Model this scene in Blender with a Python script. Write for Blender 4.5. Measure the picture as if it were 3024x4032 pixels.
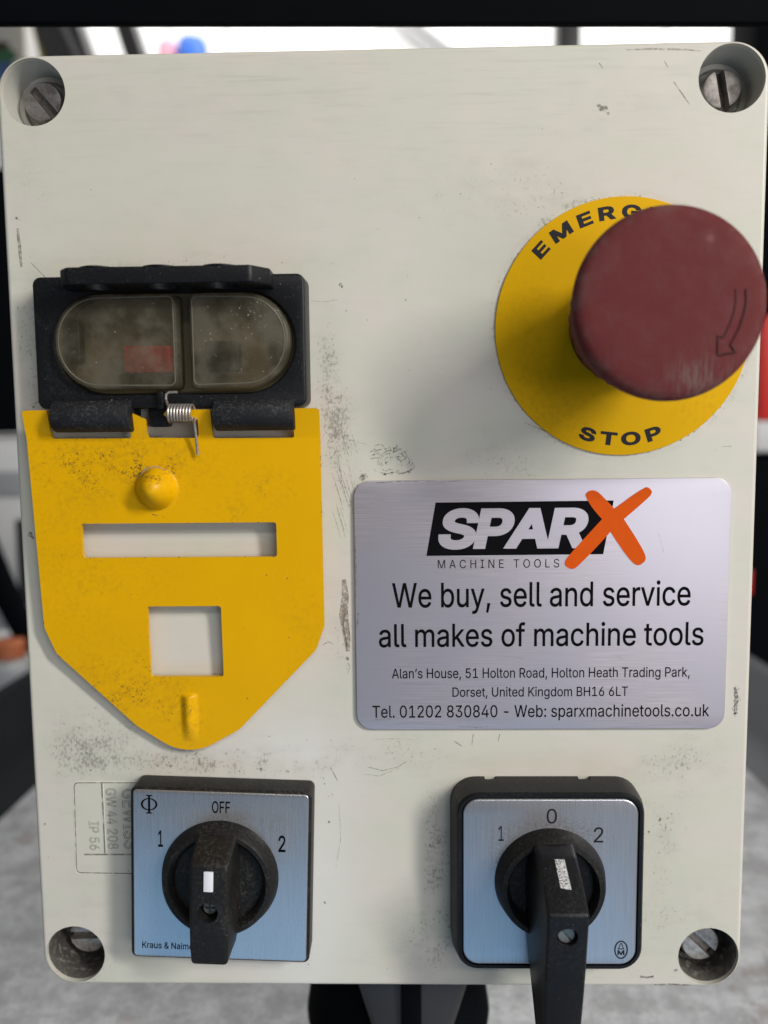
import bpy, bmesh, math, os, random
from mathutils import Vector, Matrix
from mathutils.geometry import delaunay_2d_cdt
R = math.radians
random.seed(7)
S = bpy.context.scene
for o in list(bpy.data.objects):
    bpy.data.objects.remove(o)
COL = S.collection

# ------------------------------------------------------------------ camera
# panel coordinates: x right, y up, z towards the viewer, millimetres; lid front face is z = 0
def W(x, y, z=0.0):
    return Vector((x * .001, -z * .001, y * .001))
def axis_to_world(v):
    return Vector((v[0], -v[2], v[1]))
cam = bpy.data.cameras.new("camera")
cam_o = bpy.data.objects.new("camera", cam)
COL.objects.link(cam_o)
CAM_POS = (4.110, 26.123, 197.257)
rv = Vector((-0.09148, 0.02032, -0.00942))
rm = Matrix.Rotation(rv.length, 3, rv.normalized())
mw = Matrix.Identity(4)
for i in range(3):
    a = axis_to_world(rm.col[i])
    for r in range(3):
        mw[r][i] = a[r]
mw.translation = W(*CAM_POS)
cam_o.matrix_world = mw
cam.sensor_fit = 'VERTICAL'
cam.sensor_height = 9.1376
cam.sensor_width = 6.853
cam.lens = 6.86
cam.clip_start = .01
cam.clip_end = 60
cam.dof.use_dof = True
cam.dof.focus_distance = .196
cam.dof.aperture_fstop = 2.0
S.camera = cam_o

# ------------------------------------------------------------------ workshop strips and added fill lamps
w = bpy.data.worlds.new("World")
S.world = w
w.use_nodes = True
w.node_tree.nodes["Background"].inputs[0].default_value = (.93, .96, 1.0, 1)
w.node_tree.nodes["Background"].inputs[1].default_value = .105
S.view_settings.view_transform = 'Standard'
S.view_settings.look = 'None'
S.view_settings.exposure = .04
S.view_settings.gamma = 1
def lamp(pos, target, sx, sy, power, color, along):
    L = bpy.data.lights.new("strip_or_fill_light", 'AREA')
    L.shape = 'RECTANGLE'
    L.size, L.size_y, L.energy, L.color = sx, sy, power, color
    o = bpy.data.objects.new("strip_or_fill_light", L)
    COL.objects.link(o)
    p = W(*pos)
    zax = (p - W(*target)).normalized()
    xax = axis_to_world(along)
    xax = (xax - zax * xax.dot(zax)).normalized()
    yax = zax.cross(xax)
    m = Matrix.Identity(4)
    for i, a in enumerate((xax, yax, zax)):
        for r in range(3):
            m[r][i] = a[r]
    m.translation = p
    o.matrix_world = m
    return o
WARM = (1, .97, .92)
lamp((1750, 1050, 1450), (0, 0, 0), 1.0, .2, 51, WARM, (-.57, .82, 0))
lamp((450, 1000, 1400), (0, 0, 0), 1.1, .07, 6, WARM, (1, 0, 0))
lamp((380, -20, 620), (0, -120, 0), .5, .15, 1.15, (1, .955, .985), (1, -.2, 0))  # added fill, brightens the lower lid and the right of the nameplate
lamp((-130, -820, 900), (0, -90, 0), 1.6, .36, 1.6, (.24, .60, 1), (1, 0, 0))  # added low blue lamp, put in for the reflection on the switch plates
lamp((0, 1700, -1150), (0, 500, -1800), 2.4, .3, 38, (1, .98, .96), (1, 0, 0))  # added lamp behind the crossbar, brightens the back wall

# ------------------------------------------------------------------ node helpers
class NT:
    def __init__(s, name, rough=.5, metal=0.0, spec=.5):
        s.m = bpy.data.materials.new(name)
        s.m.use_nodes = True
        s.t = s.m.node_tree
        s.b = s.t.nodes["Principled BSDF"]
        s.b.inputs['Roughness'].default_value = rough
        s.b.inputs['Metallic'].default_value = metal
        s.b.inputs['Specular IOR Level'].default_value = spec
        g = s.t.nodes.new('ShaderNodeNewGeometry')
        v = s.t.nodes.new('ShaderNodeVectorMath')
        v.operation = 'MULTIPLY'
        s.link(g.outputs['Position'], v.inputs[0])
        v.inputs[1].default_value = (1000, 1000, 1000)
        s.P = v.outputs[0]                       # (x, -z, y) in millimetres
        s.g = g
    def link(s, a, b):
        s.t.links.new(a, b)
    def put(s, v, sock):
        if hasattr(v, 'is_linked'):
            s.link(v, sock)
        elif isinstance(v, (tuple, list)) and len(v) == 3 and len(sock.default_value) == 4:
            sock.default_value = (*v, 1)
        else:
            sock.default_value = v
    def math(s, op, a, b=0.0, c=0.0, clamp=False):
        n = s.t.nodes.new('ShaderNodeMath')
        n.operation = op
        n.use_clamp = clamp
        for i, v in enumerate((a, b, c)):
            s.put(v, n.inputs[i])
        return n.outputs[0]
    def vec(s, op, a, b=(0, 0, 0)):
        n = s.t.nodes.new('ShaderNodeVectorMath')
        n.operation = op
        s.put(a, n.inputs[0])
        s.put(b, n.inputs[1])
        return n.outputs['Value'] if op in ('LENGTH', 'DOT_PRODUCT') else n.outputs[0]
    def noise(s, scale, detail=3, rough=.55, vec=None, out='Fac'):
        """scale: a number or a vector, in cycles per millimetre"""
        n = s.t.nodes.new('ShaderNodeTexNoise')
        n.inputs['Scale'].default_value = 1
        n.inputs['Detail'].default_value = detail
        n.inputs['Roughness'].default_value = rough
        sc = scale if isinstance(scale, tuple) else (scale,) * 3
        s.link(s.vec('MULTIPLY', vec or s.P, sc), n.inputs['Vector'])
        return n.outputs[out]
    def step(s, v, lo, hi):
        n = s.t.nodes.new('ShaderNodeMapRange')
        n.interpolation_type = 'SMOOTHSTEP'
        s.put(v, n.inputs[0])
        s.put(lo, n.inputs[1])
        s.put(hi, n.inputs[2])
        return n.outputs[0]
    def mix(s, f, a, b):
        n = s.t.nodes.new('ShaderNodeMix')
        n.data_type = 'RGBA'
        s.put(f, n.inputs[0])
        s.put(a, n.inputs[6])
        s.put(b, n.inputs[7])
        return n.outputs[2]
    def blob(s, cx, cy, sx, sy, k):
        d = s.vec('MULTIPLY', s.vec('SUBTRACT', s.P, (cx, 0, cy)), (1 / sx, 0, 1 / sy))
        q = s.math('MULTIPLY', s.vec('DOT_PRODUCT', d, d), -1.0)
        return s.math('MULTIPLY', s.math('EXPONENT', q), k)
    def blobs(s, lst):
        t = None
        for b in lst:
            v = s.blob(*b)
            t = v if t is None else s.math('ADD', t, v)
        return t
    def color(s, v):
        s.put(v, s.b.inputs['Base Color'])
    def bump(s, h, strength=.2, dist=.0002):
        n = s.t.nodes.new('ShaderNodeBump')
        n.inputs['Strength'].default_value = strength
        n.inputs['Distance'].default_value = dist
        s.link(h, n.inputs['Height'])
        s.link(n.outputs[0], s.b.inputs['Normal'])

def plain(name, c, rough=.5, metal=0.0, var=.12, scale=.4, spec=.5):
    n = NT(name, rough, metal, spec)
    f = n.noise(scale, 4)
    n.color(n.mix(f, tuple(v * (1 - var) for v in c), tuple(min(1, v * (1 + var)) for v in c)))
    n.bump(n.noise(3.0, 2), .08)
    return n.m

# ---- cream enclosure plastic with workshop grime
def make_lid_mat():
    n = NT('cream_plastic', .42)
    tint = n.noise((.035, .035, .06), 4, .6)
    base = n.mix(n.step(tint, .40, .62), (.600, .593, .502), (.632, .592, .522))
    clean = n.math('ADD', n.blob(-24, -94, 14, 36, .8), n.blob(-30, -58, 24, 10, .35), clamp=True)
    base = n.mix(clean, base, (.76, .76, .74))
    D = n.blobs([
        (-46, -59, 26, 4.5, 1.0), (-80, -57, 10, 7, .75), (-88, -70, 6, 14, .3), (-78, -92, 14, 12, .35),
        (-20, -58, 10, 6, .4), (13, -86, 5, 26, 1.0), (10, -108, 12, 9, .6), (73, -78, 7, 20, .65),
        (80, -58, 10, 8, .5), (72, -105, 8, 8, .6), (42, -116, 30, 4, .55), (-25, -113, 20, 6, .3), (-82, -112, 10, 12, .5),
        (-14, 44, 4, 14, 1.0), (-11, 28, 5, 12, .95), (-9, 14, 4, 8, .6), (-11, -8, 4, 16, .4), (-12, -30, 5, 14, .5),
        (-55, 71, 36, 4, .6), (-90, 56, 5, 12, .85), (-89, 38, 4, 10, .55), (-90, 30, 4, 6, .7), (-88, 92, 6, 12, .55),
        (20, 89, 22, 10, .38), (38, 86, 12, 8, .6), (60, 108, 20, 8, .35), (-50, 108, 40, 7, .3),
        (28, 22, 12, 7, .5), (40, 18, 10, 4, .45), (85, 40, 6, 20, .3), (-86, -118, 14, 6, .45), (84, -100, 8, 10, .4),
        (0, -54, 14, 5, .4), (-60, -48, 22, 8, .5), (-80, -50, 16, 10, .45), (2, -58, 12, 5, .4), (60, -60, 25, 6, .3)])
    # ring of dirt round the yellow legend disc
    dd = n.vec('SUBTRACT', n.P, (60.2, 0, 53.9))
    dd = n.vec('MULTIPLY', dd, (1, 0, 1))
    rr = n.math('ABSOLUTE', n.math('SUBTRACT', n.vec('LENGTH', dd), 32.4))
    D = n.math('ADD', D, n.math('MULTIPLY', n.math('SUBTRACT', 1.0, n.step(rr, .2, 2.0)), .6))
    D = n.math('MINIMUM', D, 1.15)
    D = n.math('MULTIPLY', D, n.step(n.noise(.13, 4, .6), .22, .62))
    thr = n.math('MULTIPLY_ADD', D, -.27, .695)
    fine = n.noise((1.25, 1.25, .95), 4, .62)
    m1 = n.step(fine, thr, n.math('ADD', thr, .17))
    streak = n.noise((1.5, 1, .16), 3, .6)
    thr2 = n.math('MULTIPLY_ADD', D, -.20, .735)
    m2 = n.step(streak, thr2, n.math('ADD', thr2, .16))
    wipe = n.noise((.05, 1, .9), 4, .6)
    top = n.blob(0, 116, 120, 22, 1.0)
    smear = n.math('MULTIPLY', n.step(n.noise((.10, 1, .30), 5, .65), .46, .72), .16)
    smear = n.math('MULTIPLY', smear, n.math('ADD', D, .25), clamp=True)
    m3 = n.math('MULTIPLY', n.step(wipe, .50, .75), n.math('MULTIPLY', top, .26))
    dirt = n.math('MINIMUM', n.math('ADD', n.math('MULTIPLY', m1, .60), n.math('MULTIPLY', m2, .42)), .75)
    c = n.mix(n.math('MULTIPLY', D, .17), base, (.28, .26, .22))
    c = n.mix(m3, c, (.36, .32, .28))
    c = n.mix(smear, c, (.20, .175, .15))
    c = n.mix(dirt, c, (.19, .175, .15))
    n.color(c)
    n.b.inputs['Roughness'].default_value = .45
    n.bump(n.math('ADD', n.noise(2.2, 3), n.math('MULTIPLY', n.noise(.05, 2), 6)), .12, .00015)
    return n.m

def make_hole_mat():
    n = NT('cream_plastic_grimy', .5)
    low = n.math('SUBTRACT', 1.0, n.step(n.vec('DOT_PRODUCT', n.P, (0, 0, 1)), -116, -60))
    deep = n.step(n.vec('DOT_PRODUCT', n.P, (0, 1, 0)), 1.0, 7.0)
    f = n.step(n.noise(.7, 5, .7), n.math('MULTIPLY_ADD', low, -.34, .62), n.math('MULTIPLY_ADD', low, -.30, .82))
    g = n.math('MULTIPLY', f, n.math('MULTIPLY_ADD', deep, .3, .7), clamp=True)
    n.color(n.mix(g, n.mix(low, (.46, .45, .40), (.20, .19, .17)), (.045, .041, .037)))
    n.bump(n.noise(1.4, 4), .3)
    return n.m

def black_plastic(name, c, dust, rough=.45, k=.5, scale=1.4):
    n = NT(name, rough, 0, .26)
    f = n.noise(scale, 5, .7)
    up = n.step(n.vec('DOT_PRODUCT', n.g.outputs['Normal'], (0, -.4, 1)), -.2, 1.1)
    cover = n.math('MULTIPLY', n.step(n.noise(.12, 3), .35, .7), k)
    cover = n.math('ADD', cover, n.math('MULTIPLY', up, k * .5))
    d = n.math('MULTIPLY', n.step(f, .44, .76), cover, clamp=True)
    sp = n.step(n.noise(1.9, 2, .5), .735, .77)
    col = n.mix(d, c, dust)
    n.color(n.mix(n.math('MULTIPLY', sp, .5), col, (.35, .34, .32)))
    n.b.inputs['Roughness'].default_value = rough
    n.bump(n.noise(3.2, 3), .15, .0001)
    return n.m

def yellow_paint(name, c, blobs, k=1.0, rough=.36, spec=.2):
    n = NT(name, rough, 0, spec)
    D = n.blobs(blobs)
    D = n.math('MULTIPLY', D, n.step(n.noise(.2, 4, .6), .25, .62))
    thr = n.math('MULTIPLY_ADD', D, -.17, .735)
    f = n.noise(1.7, 4, .62)
    m = n.math('MULTIPLY', n.step(f, thr, n.math('ADD', thr, .09)), .75 * k)
    soft = n.math('MULTIPLY', n.step(n.noise(.9, 3), .35, .75), n.math('MULTIPLY', D, .35))
    base = n.mix(n.noise(.06, 3), tuple(v * .92 for v in c), tuple(min(1, v * 1.06) for v in c))
    base = n.mix(soft, base, (.22, .13, .015))
    n.color(n.mix(m, base, (.075, .05, .02)))
    n.bump(n.noise(2.6, 3), .12, .0001)
    return n.m

def brushed(name, c, direction, rough=.34, metal=.75, tint=None, dirtblobs=None):
    n = NT(name, rough, metal)
    sc = (.06, 1, 7.0) if direction == 'x' else (7.0, 1, .06)
    f = n.noise(sc, 4, .65)
    col = n.mix(n.step(f, .3, .7), tuple(v * (.76 if direction == 'x' else .88) for v in c), tuple(min(1, v * (1.2 if direction == 'x' else 1.1)) for v in c))
    if tint:
        col = n.mix(n.step(n.noise(.02, 2), .35, .65), col, tint)
    scr = n.step(n.noise((.12, 1, 2.4) if direction == 'x' else (2.4, 1, .12), 2, .5), .74, .8)
    col = n.mix(n.math('MULTIPLY', scr, .25), col, (.8, .8, .8))
    sp = n.step(n.noise(1.3, 3, .6), .72, .78)
    col = n.mix(n.math('MULTIPLY', sp, .35), col, (.06, .06, .06))
    if dirtblobs:
        D = n.blobs(dirtblobs)
        q = n.math('MULTIPLY', n.math('MULTIPLY', D, n.step(n.noise(1.2, 5, .7), .25, .65)), .8, clamp=True)
        col = n.mix(q, col, (.055, .045, .038))
        n.put(n.math('SUBTRACT', metal, n.math('MULTIPLY', q, .7), clamp=True), n.b.inputs['Metallic'])
    n.color(col)
    n.put(n.math('MULTIPLY_ADD', f, .18, rough - .09), n.b.inputs['Roughness'])
    n.bump(f, .12, .00004)
    return n.m

def make_red():
    n = NT('dull_red_plastic', .8, 0, .25)
    base = n.mix(n.noise(.12, 4), (.108, .018, .019), (.138, .024, .0245))
    dust = n.step(n.noise(.16, 4, .65), .44, .75)
    c = n.mix(n.math('MULTIPLY', dust, .20), base, (.17, .09, .085))
    scuff = n.math('MULTIPLY', n.blob(66, 38.5, 6, 4.5, 1.0), n.step(n.noise((1.6, 1, .22), 3, .6), .38, .62))
    c = n.mix(n.math('MULTIPLY', scuff, .62), c, (.17, .13, .11))
    pick = n.blob(67.5, 66.5, .8, .8, .35)
    c = n.mix(pick, c, (.33, .16, .15))
    edge = n.step(n.vec('LENGTH', n.vec('MULTIPLY', n.vec('SUBTRACT', n.P, (60.2, 0, 53.9)), (1, 0, 1))), 16.5, 20.2)
    e2 = n.math('MULTIPLY', edge, n.step(n.noise(.3, 4), .42, .66))
    n.color(n.mix(n.math('MULTIPLY', e2, .5), c, (.14, .095, .085)))
    n.bump(n.math('ADD', n.noise(2.4, 4), n.math('MULTIPLY', n.noise((.9, 1, .9), 2), 1.5)), .12, .0002)
    return n.m

def make_window():
    n = NT('smoked_rubber', .36, 0, .28)
    haze = n.step(n.math('ADD', n.noise(.12, 5, .58), n.blobs([(-68, 44, 9, 4, .16), (-43, 50, 2.4, 9, .22), (-27, 50, 3, 9, .12), (-60, 52, 8, 6, .08)])), .34, .70)
    sp = n.step(n.noise(1.5, 3, .6), .70, .76)
    c = n.mix(haze, (.088, .078, .055), (.150, .135, .098))
    c = n.mix(n.math('MULTIPLY', sp, .35), c, (.24, .23, .21))
    n.color(c)
    n.bump(n.noise(.9, 4), .15, .0001)
    tr = n.t.nodes.new('ShaderNodeBsdfTransparent')
    tr.inputs[0].default_value = (.88, .80, .64, 1)
    ms = n.t.nodes.new('ShaderNodeMixShader')
    n.put(n.math('MULTIPLY_ADD', haze, .34, .26), ms.inputs[0])
    n.link(tr.outputs[0], ms.inputs[1])
    n.link(n.b.outputs[0], ms.inputs[2])
    n.link(ms.outputs[0], n.t.nodes['Material Output'].inputs[0])
    return n.m

def grime_mat(name, c, alpha, scale=.9, lo=.3, hi=.55):
    n = NT(name, .7)
    n.color(c)
    n.put(n.math('MULTIPLY', n.step(n.noise(scale, 4, .65), lo, hi), alpha), n.b.inputs['Alpha'])
    return n.m

def screw_metal(name, c, rough=.42, dirt=.5):
    n = NT(name, rough, .65)
    f = n.step(n.noise(.5, 5, .7), .38, .7)
    n.color(n.mix(n.math('MULTIPLY', f, dirt), c, (.10, .085, .075)))
    n.bump(n.noise(1.6, 4), .3, .0002)
    return n.m

def concrete_paint():
    n = NT('grey_tray_paint', .5)
    a = n.noise(.05, 6, .72)
    b = n.noise(.33, 5, .68)
    c = n.mix(n.step(a, .36, .66), (.235, .240, .247), (.42, .43, .447))
    c = n.mix(n.math('MULTIPLY', n.step(b, .46, .64), .40), c, (.19, .19, .195))
    c = n.mix(n.math('MULTIPLY', n.step(n.noise(.55, 3, .6), .60, .70), .6), c, (.46, .465, .47))
    c = n.mix(n.math('MULTIPLY', n.step(n.noise(.030, 4, .6), .62, .67), .5), c, (.15, .115, .09))
    c = n.mix(n.math('MULTIPLY', n.step(n.noise(.15, 5, .7), .66, .70), .85), c, (.02, .018, .017))
    n.color(c)
    n.bump(n.noise(.3, 5), .35, .001)
    return n.m

M = {}
M['lid'] = make_lid_mat()
M['hole'] = make_hole_mat()
M['groove'] = grime_mat('groove_dirt', (.20, .19, .165), .75, .5, .3, .55)
M['letter_groove'] = grime_mat('letter_dirt', (.16, .15, .13), .8, .6, .28, .5)
M['painted_highlight'] = plain('cream_highlight_paint', (.74, .73, .65), .4)  # pale tone for painted highlights beside label grooves and letters
M['black'] = black_plastic('black_plastic', (.0065, .007, .0085), (.050, .052, .056), .42, .4)
M['black_dusty'] = black_plastic('dusty_black_plastic', (.009, .0088, .0085), (.075, .070, .064), .5, .65)
M['black_deep'] = plain('black_recess', (.008, .008, .008), .6)
M['yellow'] = yellow_paint('yellow_paint', (.75, .40, .0005), [
    (-75, 22, 16, 10, .95), (-55, 22, 14, 8, .9), (-80, 0, 10, 24, .6), (-30, 15, 8, 5, .8), (-38, 8, 7, 4, .7), (-62, -34, 10, 8, .8),
    (-76, -36, 12, 10, .7), (-70, -43, 14, 6, .8), (-52, -45, 5, 8, 1.0), (-20, -20, 8, 16, .45), (-65, -8, 16, 8, .35), (-57, 19, 6, 3, .9)])
M['yellow_disc'] = yellow_paint('yellow_disc', (.72, .40, .003), [
    (36, 46, 8, 14, .5), (44, 36, 12, 8, .5), (36, 62, 8, 8, .4), (80, 34, 8, 5, .6), (48, 30, 8, 6, .4)], .55, .5, .07)
M['red'] = make_red()
M['red_groove'] = plain('red_relief', (.062, .010, .011), .55, 0, .1, .4, .2)
M['window'] = make_window()
M['window_seal'] = plain('olive_rubber', (.075, .066, .040), .35)
M['bead'] = plain('olive_bead', (.13, .117, .088), .35)
M['dust'] = plain('pale_dust', (.42, .41, .38), .8)
M['black_barrel'] = black_plastic('dull_black_plastic', (.011, .0115, .013), (.085, .088, .092), .62, .75)
M['steel_bright'] = screw_metal('lit_steel', (.55, .52, .49), .42, .6)  # lower lid screws, painted lighter as if lit
M['window_back'] = plain('olive_switch_body', (.15, .135, .10), .5)
M['red_button'] = plain('red_button', (.33, .028, .028), .5)
M['plate'] = brushed('brushed_aluminium', (.52, .475, .515), 'x', .40, .5, (.47, .455, .515))
M['face_film'] = brushed('satin_face_plate', (.52, .53, .56), 'y', .28, .82, None, [(-42, -70.5, 12, 3, .9), (-28, -74, 5, 7, .5)])
M['face_film_b'] = brushed('satin_face_plate_aged', (.50, .51, .55), 'y', .30, .78, None, [(41, -72, 12, 3.4, .75), (30, -78, 5, 6, .7), (52, -76, 5, 5, .5), (40, -67, 14, 6, .2)])
M['ink'] = plain('black_ink', (.004, .004, .005), .7, 0, .1, .4, .05)
M['ink_soft'] = plain('worn_black_ink', (.014, .014, .018), .6, 0, .1, .4, .2)
M['orange'] = plain('orange_ink', (.66, .088, .003), .6, 0, .06, .4, .1)
M['white_mark'] = plain('white_mark', (.80, .80, .84), .5, 0, .03)
M['white_worn'] = grime_mat('worn_white_mark', (.74, .74, .74), 1.0, 3.6, .46, .51)
M['steel'] = screw_metal('shaded_dirty_steel', (.31, .285, .27), .45, .75)  # upper lid screws, dirty and with shade put into the colour
M['spring'] = screw_metal('spring_steel', (.46, .43, .40), .38, .45)
M['dial_screw'] = screw_metal('dull_zinc', (.22, .24, .24), .45, .3)
M['grime'] = grime_mat('dark_grime', (.10, .09, .077), .60, 1.2, .32, .62)
M['grime_soft'] = grime_mat('soft_grime', (.14, .125, .105), .50, 1.4, .35, .65)
M['grime_brown'] = grime_mat('brown_drip', (.20, .15, .10), .55, .8, .3, .6)
M['pale_chip'] = grime_mat('bare_edge', (.40, .33, .20), .7, 1.5, .3, .5)
M['tray'] = concrete_paint()
M['tray_wall'] = plain('shaded_tray_paint', (.018, .021, .023), .85, 0, .2, .03, .04)  # darker than the right side, with shade put into the colour
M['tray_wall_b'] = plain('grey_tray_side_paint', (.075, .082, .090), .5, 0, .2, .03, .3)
M['wall'] = plain('white_wall_paint', (.82, .82, .81), .7, 0, .03, .004)
M['seam'] = plain('wall_seam', (.50, .50, .51), .7)
M['bar'] = plain('black_steel', (.003, .0038, .005), .75, 0, .2, .05, .03)
M['dark_steel'] = plain('dark_steel', (.035, .034, .036), .45, 0, .2, .02)
M['grey_steel'] = plain('grey_steel', (.16, .155, .16), .4, 0, .2, .02)
M['white_paint'] = plain('white_machine_paint', (.66, .66, .66), .4, 0, .08, .01)
M['grey_paint'] = plain('grey_machine_paint', (.30, .31, .33), .4, 0, .1, .01)
M['bright_yellow'] = plain('bright_yellow', (.80, .60, .01), .5)
M['blue'] = plain('blue_plastic', (.02, .14, .62), .4)
M['green'] = plain('green_print', (.07, .20, .10), .5)
M['navy'] = plain('blue_print', (.10, .17, .42), .5)
M['brown'] = plain('brown_print', (.07, .04, .02), .5)
M['pink'] = plain('pink_plastic', (.80, .35, .45), .4)
M['bright_red'] = plain('bright_red', (.62, .012, .005), .45)
M['orange_print'] = plain('orange_label', (.55, .16, .06), .5)
M['floor'] = plain('grey_floor', (.20, .21, .22), .5, 0, .15, .004)

# ------------------------------------------------------------------ mesh helpers (all in panel millimetres)
def finish(name, bm_or_me, mat, parent=None, origin=None, smooth=35, to_world=True):
    """bm in panel mm -> one mesh object; parent is a thing or a part"""
    if isinstance(bm_or_me, bmesh.types.BMesh):
        me = bpy.data.meshes.new(name)
        bm_or_me.to_mesh(me)
        bm_or_me.free()
    else:
        me = bm_or_me
        me.name = name
    root = parent
    while root is not None and root.parent is not None:
        root = root.parent
    org = root.location.copy() if root is not None else (W(*origin) if origin else Vector((0, 0, 0)))
    for v in me.vertices:
        c = v.co
        v.co = W(c[0], c[1], c[2]) - org
    if smooth:
        for p in me.polygons:
            p.use_smooth = True
        me.set_sharp_from_angle(angle=R(smooth))
    for m_ in (mat if isinstance(mat, (list, tuple)) else [mat]):
        me.materials.append(m_)
    o = bpy.data.objects.new(name, me)
    COL.objects.link(o)
    if parent is not None:
        o.parent = parent
    else:
        o.location = org
    return o
def thing(name, label, cat, base, group=None):
    o = bpy.data.objects.new(name, None)
    o.empty_display_size = .01
    COL.objects.link(o)
    o.location = W(*base)
    o['label'] = label
    o['category'] = cat
    if group:
        o['group'] = group
    return o
def tag(o, label, cat, group=None):
    o['label'] = label
    o['category'] = cat
    if group:
        o['group'] = group
    return o
def structure(o):
    o['kind'] = 'structure'
    return o
def circle(cx, cy, r, n=64, a0=0.0, ry=None):
    return [(cx + r * math.cos(a0 + 2 * math.pi * i / n), cy + (ry or r) * math.sin(a0 + 2 * math.pi * i / n)) for i in range(n)]
def rrect(x0, y0, x1, y1, r, n=10):
    if not isinstance(r, (tuple, list)):
        r = (r,) * 4
    out = []
    for (cx, cy, a, rr) in ((x1 - r[0], y1 - r[0], 0, r[0]), (x0 + r[1], y1 - r[1], 90, r[1]), (x0 + r[2], y0 + r[2], 180, r[2]), (x1 - r[3], y0 + r[3], 270, r[3])):
        if rr <= 0.01:
            out.append((cx, cy))
            continue
        for i in range(n + 1):
            t = R(a + 90 * i / n)
            out.append((cx + rr * math.cos(t), cy + rr * math.sin(t)))
    return out
def round_poly(pts, rads, n=6):
    out = []
    N = len(pts)
    for i in range(N):
        p, a, b = Vector(pts[i]), Vector(pts[i - 1]), Vector(pts[(i + 1) % N])
        r = rads[i] if isinstance(rads, (list, tuple)) else rads
        u, v = (a - p).normalized(), (b - p).normalized()
        ang = u.angle(v)
        if r < .01 or ang > R(178):
            out.append(tuple(p))
            continue
        d = min(r / math.tan(ang / 2), .49 * (a - p).length, .49 * (b - p).length)
        rr = d * math.tan(ang / 2)
        c = p + (u + v).normalized() * (rr / math.sin(ang / 2))
        s, e = p + u * d - c, p + v * d - c
        sa = math.atan2(s.y, s.x)
        da = math.atan2(e.y, e.x) - sa
        while da > math.pi: da -= 2 * math.pi
        while da < -math.pi: da += 2 * math.pi
        for k in range(n + 1):
            t = sa + da * k / n
            out.append((c.x + rr * math.cos(t), c.y + rr * math.sin(t)))
    return out
def rotp(pts, cx, cy, deg):
    c, s = math.cos(R(deg)), math.sin(R(deg))
    return [(cx + (x - cx) * c - (y - cy) * s, cy + (x - cx) * s + (y - cy) * c) for x, y in pts]
def eval_mesh(data):
    o = bpy.data.objects.new('tmp', data)
    COL.objects.link(o)
    dg = bpy.context.evaluated_depsgraph_get()
    me = bpy.data.meshes.new_from_object(o.evaluated_get(dg))
    bpy.data.objects.remove(o)
    me.materials.clear()
    return me
def plate_mesh(splines, z0, z1, bevel=0.0, res=2):
    """flat plate with holes (first outline, then holes), z0..z1, edges rounded by bevel"""
    cu = bpy.data.curves.new('tmp', 'CURVE')
    cu.dimensions = '2D'
    cu.fill_mode = 'BOTH'
    h = (z1 - z0) / 2
    bevel = min(bevel, h)
    cu.extrude = max(h - bevel, 0)
    cu.bevel_depth = bevel
    cu.bevel_resolution = res
    cu.offset = -bevel
    for pts in splines:
        s = cu.splines.new('POLY')
        s.points.add(len(pts) - 1)
        for i, p in enumerate(pts):
            s.points[i].co = (p[0], p[1], 0, 1)
        s.use_cyclic_u = True
    me = eval_mesh(cu)
    bpy.data.curves.remove(cu)
    for v in me.vertices:
        v.co.z += (z0 + z1) / 2
    bm = bmesh.new()
    bm.from_mesh(me)
    bpy.data.meshes.remove(me)
    bmesh.ops.remove_doubles(bm, verts=bm.verts, dist=.001)
    bmesh.ops.recalc_face_normals(bm, faces=bm.faces)
    return bm
def flat_mesh(splines, z):
    cu = bpy.data.curves.new('tmp', 'CURVE')
    cu.dimensions = '2D'
    cu.fill_mode = 'BOTH'
    for pts in splines:
        s = cu.splines.new('POLY')
        s.points.add(len(pts) - 1)
        for i, p in enumerate(pts):
            s.points[i].co = (p[0], p[1], 0, 1)
        s.use_cyclic_u = True
    me = eval_mesh(cu)
    bpy.data.curves.remove(cu)
    bm = bmesh.new()
    bm.from_mesh(me)
    bpy.data.meshes.remove(me)
    for v in bm.verts:
        v.co.z = z
    for f in bm.faces:
        f.normal_update()
        if f.normal.z < 0:
            f.normal_flip()
    return bm
try:
    FONT = bpy.data.fonts.load(os.path.join(bpy.utils.system_resource('DATAFILES'), 'fonts', 'Inter.woff2'))
except Exception:
    FONT = None
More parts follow.
